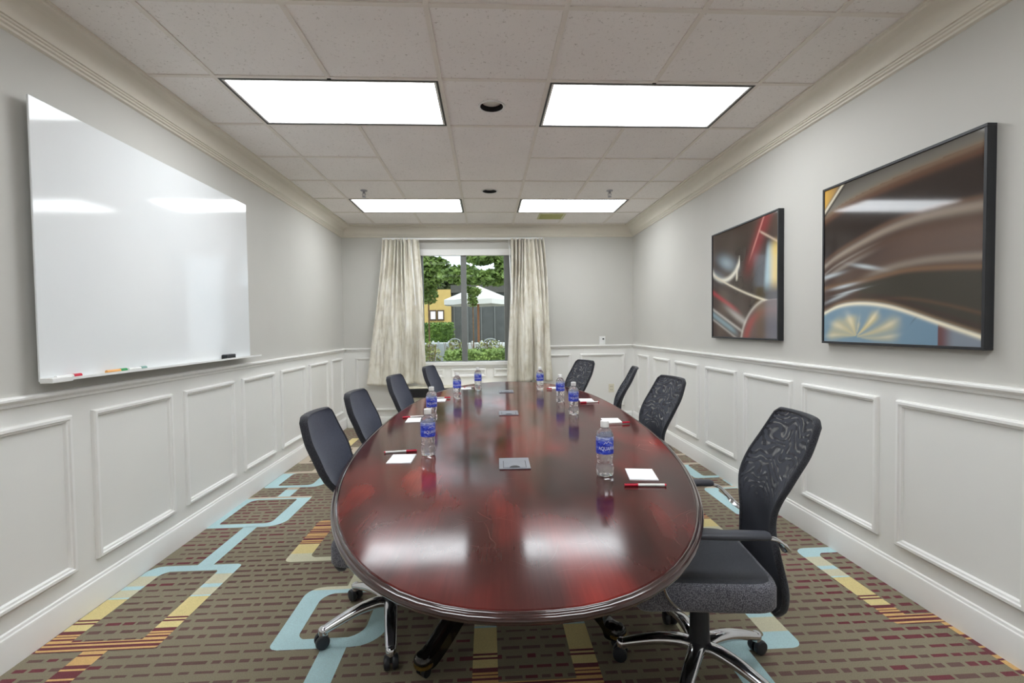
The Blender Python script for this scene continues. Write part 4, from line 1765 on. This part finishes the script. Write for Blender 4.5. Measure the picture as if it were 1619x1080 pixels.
def leaves(bm, centre, radii, n, size, rn, shell=.0, squash=1.0):
    for _ in range(n):
        while True:
            p = Vector((rn.uniform(-1, 1), rn.uniform(-1, 1), rn.uniform(-1, 1)))
            if shell <= p.length <= 1:
                break
        c = Vector((centre[0] + p.x * radii[0], centre[1] + p.y * radii[1], centre[2] + p.z * radii[2]))
        a = Vector((rn.uniform(-1, 1), rn.uniform(-1, 1), rn.uniform(-.6, .6))).normalized()
        b = a.orthogonal().normalized()
        b = (b * math.cos(1.3) + a.cross(b) * rn.uniform(-1, 1)).normalized()
        s = size * rn.uniform(.6, 1.2)
        vs = [bm.verts.new(c + a * s), bm.verts.new(c + b * s * .55), bm.verts.new(c - a * s), bm.verts.new(c - b * s * .55)]
        bm.faces.new(vs)


def tree(name, lab_, base, trunk_pts, radii, clumps, n, size, lm, seed, cat='tree'):
    t = thing(name, lab_, cat, base)
    rn = random.Random(seed)
    bm = bmesh.new()
    for pts, r in trunk_pts:
        tube(bm, smoothpath(pts, 4), r, 8)
    build('trunk', bm, M['bark'], t, smooth=True)
    bm = bmesh.new()
    for (c, rad, frac) in clumps:
        leaves(bm, c, rad, int(n * frac), size, rn)
    build('foliage', bm, lm, t)


tree('shade_tree', 'leafy green tree outside filling the upper left window pane', (-3.6, 13.4, GZ),
     [([(0, 0, 0), (.05, 0, 1.5), (.2, 0, 3.0), (.5, 0, 4.4)], .14), ([(.2, 0, 2.9), (.9, -.1, 3.4), (1.7, -.1, 3.7)], .06)], None,
     [((.9, 0, 3.35), (.95, .8, .55), .9), ((1.9, .1, 2.95), (.75, .7, .42), .75), ((1.5, -.1, 3.55), (.6, .6, .35), .35), ((.0, 0, 4.4), (1.4, 1.0, .8), .5), ((1.05, .0, 2.55), (.55, .5, .25), .35),
      ((2.6, .0, 3.70), (.45, .4, .18), .2), ((2.95, .2, 2.85), (.5, .5, .25), .3)], 2600, .085, M['leaf_tree'], 21)
tree('shade_tree', 'green tree outside hanging into the upper right window pane', (2.6, 12.0, GZ),
     [([(0, 0, 0), (-.1, 0, 1.6), (-.3, 0, 3.1), (-.5, 0, 4.2)], .13), ([(-.2, 0, 2.7), (-1.2, 0, 3.2), (-2.2, .1, 3.5)], .05)], None,
     [((-1.9, .1, 2.95), (.50, .5, .42), .6), ((-2.15, .1, 3.35), (.35, .4, .25), .25), ((-3.05, 0, 3.45), (.5, .4, .16), .3), ((-1.2, 0, 3.6), (.8, .7, .6), .5), ((-2.5, .1, 2.58), (.75, .5, .20), .45),
      ((-3.3, .3, 2.66), (.55, .5, .22), .35), ((-2.55, .2, 3.72), (.42, .3, .10), .18), ((-2.05, .2, 3.62), (.3, .3, .3), .25), ((-2.75, .1, 3.05), (.4, .3, .14), .25)], 2400, .085, M['leaf_tree'], 22)
tree('background_tree', 'dark hazy tree mass beyond the white patio umbrella', (.6, 27.5, GZ),
     [([(0, 0, 0), (0, 0, 2), (.1, 0, 3.4)], .2)], None,
     [((-.6, 0, 3.75), (2.2, .8, .55), 1.0), ((1.0, 0, 3.5), (1.4, .8, .7), .6), ((-2.6, 0, 3.9), (1.2, .8, .55), .5), ((-4.2, 0, 4.3), (1.5, .8, .9), .8), ((2.4, 0, 3.9), (1.3, .8, 1.0), .5)], 2600, .16, M['leaf_dark'], 23)
tree('young_tree', 'small pale-leaved young tree in front of the two notice boards', (-1.78, 14.6, GZ),
     [([(0, 0, 0), (.01, 0, 1.0), (0, 0, 2.3)], .022)], None, [((0, 0, 2.35), (.30, .28, .32), .7), ((.05, 0, 2.72), (.42, .35, .25), .5), ((-.25, 0, 2.6), (.3, .3, .2), .3)], 700, .07, M['leaf_light'], 24)
tree('young_tree', 'small pale-leaved young tree in front of the umbrella canopy', (-.42, 14.3, GZ),
     [([(0, 0, 0), (.01, 0, 1.0), (0, 0, 2.2)], .02)], None, [((0, 0, 2.18), (.16, .16, .26), .5), ((.05, 0, 2.40), (.22, .2, .14), .4), ((-.14, 0, 2.46), (.2, .18, .12), .3)], 600, .055, M['leaf_light'], 25)


def hedge(name, lab_, x0, x1, y0, y1, z1, n, size, lm, seed):
    rn = random.Random(seed)
    bm = bmesh.new()
    box(bm, x0 + .05, x1 - .05, y0 + .05, y1 - .05, GZ, z1 - .05)
    for _ in range(n):
        f_ = rn.random()
        if f_ < .55: c = Vector((rn.uniform(x0, x1), y0 + rn.uniform(-.02, .05), rn.uniform(GZ, z1)))
        elif f_ < .9: c = Vector((rn.uniform(x0, x1), rn.uniform(y0, y1), z1 + rn.uniform(-.05, .04)))
        else: c = Vector((rn.choice((x0, x1)) + rn.uniform(-.04, .04), rn.uniform(y0, y1), rn.uniform(GZ, z1)))
        a = Vector((rn.uniform(-1, 1), rn.uniform(-1, 1), rn.uniform(-1, 1))).normalized()
        b = a.orthogonal().normalized()
        s = size * rn.uniform(.6, 1.2)
        bm.faces.new([bm.verts.new(c + a * s), bm.verts.new(c + b * s * .6), bm.verts.new(c - a * s), bm.verts.new(c - b * s * .6)])
    o = build(name, bm, lm)
    tag(o, lab_, 'hedge')


hedge('box_hedge', 'clipped bright green box hedge under the notice boards', -2.55, -1.36, 18.6, 19.4, 1.52, 1500, .06, M['leaf_hedge'], 31)
hedge('box_hedge', 'darker green hedge just outside the window at the bottom of both panes', -.95, 1.4, 10.6, 11.4, .80, 2600, .05, M['leaf_tree'], 32)
# loose flowering shrubs beside and behind that hedge
def shrub(lab_, x, y, w, h, n, seed):
    rn = random.Random(seed)
    t = thing('flowering_shrub', lab_, 'shrub', (x, y, GZ), group='pale shrubs on the patio')
    bm = bmesh.new()
    for _ in range(14):
        dx, dy = rn.uniform(-w, w), rn.uniform(-.2, .2)
        tube(bm, [(dx * .4, dy * .4, 0), (dx * .8, dy, h * .5), (dx, dy, h * .95)], .006, 5)
    build('stem', bm, M['bark'], t)
    bm = bmesh.new()
    leaves(bm, (0, 0, h * .62), (w, .25, h * .42), n, .05, rn)
    build('foliage', bm, M['leaf_shrub'], t)


shrub('pale flowering shrub low at the left edge of the left pane', -1.55, 12.2, .36, .95, 420, 41)
shrub('pale flowering shrub behind the dark hedge, left of the mullion', -.80, 12.4, .34, .98, 420, 42)
shrub('pale flowering shrub behind the dark hedge, right of the mullion', .05, 12.4, .50, .98, 520, 43)
lb = bmesh.new()
box(lb, -3, -1.03, 9.6, 11.8, GZ, GZ + .02)
tag(build('lawn_strip', lb, M['grass']), 'strip of pale grass left of the dark hedge outside', 'lawn')

bd = thing('restaurant_building', 'yellow stucco building with dark glass front across the patio', 'building', (0, 21.5, GZ))
bm = bmesh.new(); box(bm, -9, -1.62, 0, 4, 0, 3.05)
build('stucco_wall', bm, M['stucco'], bd)
bm = bmesh.new(); box(bm, -1.62, 8, .3, 4, 0, 2.9)
build('glass_front', bm, M['dark_glass'], bd)
bm = bmesh.new(); box(bm, -1.62, 8, .05, 4, 2.9, 3.25)
build('fascia', bm, M['roof_dark'], bd)
for k in range(12):
    bm = bmesh.new()
    x = -1.5 + k * .62
    box(bm, x - .03, x + .03, .24, .3, 0, 2.9)
    build('glazing_bar', bm, M['shop_frame'], bd)
for (x, l) in ((-2.42, 'left white notice board in a dark frame on the yellow wall'), (-2.08, 'right white notice board in a dark frame on the yellow wall')):
    t = thing('notice_board', l, 'notice board', (x, 21.5, 1.93), group='notice boards on the yellow wall')
    bm = bmesh.new(); box(bm, -.155, .155, -.06, -.001, -.24, .24)
    build('frame', bm, mat('dark_brown_frame', (84, 66, 50), .5), t, bevel=.01)
    bm = bmesh.new(); box(bm, -.105, .105, -.068, -.06, -.17, .17)
    build('sheet', bm, M['paper'], t)

um = thing('patio_umbrella', 'large white patio umbrella on a wooden pole', 'umbrella', (-.31, 17.2, GZ))
bm = bmesh.new()
n = 8
apex = (0, 0, 2.83)
rim = [(1.28 * math.cos(2 * PI * (k + .5) / n), 1.28 * math.sin(2 * PI * (k + .5) / n), 2.30) for k in range(n)]
for k in range(n):
    a, b = rim[k], rim[(k + 1) % n]
    m_ = ((a[0] + b[0]) / 2 * .985, (a[1] + b[1]) / 2 * .985, 2.28)
    va, vb, vm, vt = [bm.verts.new(p) for p in (a, b, m_, apex)]
    bm.faces.new((vt, va, vm)); bm.faces.new((vt, vm, vb))
    lo = [bm.verts.new((p[0], p[1], p[2] - .17)) for p in (a, m_, b)]
    bm.faces.new((va, lo[0], lo[1], vm)); bm.faces.new((vm, lo[1], lo[2], vb))
bmesh.ops.remove_doubles(bm, verts=bm.verts, dist=1e-4)
o = build('canopy', bm, M['canvas_white'], um)
md = o.modifiers.new('thickness', 'SOLIDIFY'); md.thickness = .008
bm = bmesh.new()
for k in range(n):
    tube(bm, [(0, 0, 2.72), (rim[k][0] * .96, rim[k][1] * .96, 2.25)], .012, 6)
build('rib', bm, M['wood_pole'], um)
bm = bmesh.new()
tube(bm, [(0, 0, .05), (0, 0, 2.9)], .042, 12)
build('pole', bm, M['wood_pole'], um, smooth=True)
bm = bmesh.new()
lathe(bm, [(.32, 0), (.32, .05), (.08, .09), (.06, .14)], 20)
build('base', bm, M['roof_dark'], um, smooth=True, sharp=40)


tt0 = thing('round_patio_table', 'x', 'patio table', group='white clothed patio tables')
bm = bmesh.new()
prof = []
R_ = .72
secs = []
for r_, z, wv in [(.0001, .815, 0), (R_ * .9, .815, 0), (R_ - .01, .812, 0), (R_, .80, 0), (R_ + .01, .6, .012), (R_ + .03, .35, .035), (R_ + .05, .14, .05)]:
    secs.append([((r_ + wv * math.sin(16 * 2 * PI * i / 96)) * math.cos(2 * PI * i / 96), (r_ + wv * math.sin(16 * 2 * PI * i / 96)) * math.sin(2 * PI * i / 96), z) for i in range(96)])
loft(bm, secs, True, False)
build('tablecloth', bm, M['cloth_white'], tt0, smooth=True, sharp=60)
bm = bmesh.new()
lathe(bm, [(.28, 0), (.26, .03), (.04, .06), (.04, .78), (.3, .80)], 16)
build('table_base', bm, M['steel'], tt0)
for i, (x, y, l) in enumerate([(-1.72, 15.9, 'round white-clothed patio table in the left pane'), (-.05, 15.4, 'round white-clothed patio table right of the mullion'), (1.55, 16.6, 'round white-clothed patio table partly behind the right curtain')]):
    if i == 0:
        tt0.location = (x, y, GZ); tt0['label'] = l
    else:
        dup(tt0, l, (x, y, GZ))
gl0 = None
rn = random.Random(5)
spots = []
for (x, y) in ((-1.72, 15.9), (-.05, 15.4), (1.55, 16.6)):
    for k in range(4):
        a = 2 * PI * k / 4 + .3
        spots.append((x + .45 * math.cos(a), y + .45 * math.sin(a)))
for i, (x, y) in enumerate(spots):
    if i == 0:
        gl0 = thing('folded_napkin', 'white napkin standing folded on a patio table', 'napkin', (x, y, GZ + .8154), group='napkins on the patio tables')
        bm = bmesh.new()
        lathe(bm, [(.05, 0), (.04, .035), (.015, .065), (.002, .075)], 8)
        build('napkin_cone', bm, M['cloth_white'], gl0)
    else:
        dup(gl0, 'white napkin standing folded on a patio table', (x, y, GZ + .8154), rn.uniform(0, 3))
pc0 = thing('patio_chair', 'x', 'patio chair', group='white patio chairs')
bm = bmesh.new(); box(bm, -.2, .2, -.2, .2, .44, .47)
build('seat', bm, M['cloth_white'], pc0, bevel=.01)
bm = bmesh.new()
tube(bm, smoothpath([(-.2, .2, .45), (-.21, .24, .7), (-.17, .27, .92), (0, .28, .98), (.17, .27, .92), (.21, .24, .7), (.2, .2, .45)], 5), .016, 8)
for x in (-.1, 0, .1):
    tube(bm, [(x, .2, .45), (x, .275, .95)], .010, 6)
build('backrest', bm, M['cloth_white'], pc0, smooth=True)
for x in (-.18, .18):
    for yv in (-.18, .18):
        bm = bmesh.new()
        tube(bm, [(x * 1.1, yv * 1.1, 0), (x, yv, .45)], .015, 8)
        build('leg', bm, M['cloth_white'], pc0)
for i, (x, y, r, l) in enumerate([(-.88, 14.8, 2.7, 'white patio chair between the two tables, left of the mullion'), (.05, 14.3, 3.3, 'white patio chair in front of the table right of the mullion'), (-2.1, 14.9, 2.9, 'white patio chair in front of the left pane table')]):
    if i == 0:
        pc0.location = (x, y, GZ); pc0.rotation_euler = (0, 0, r); pc0['label'] = l
    else:
        dup(pc0, l, (x, y, GZ), r)
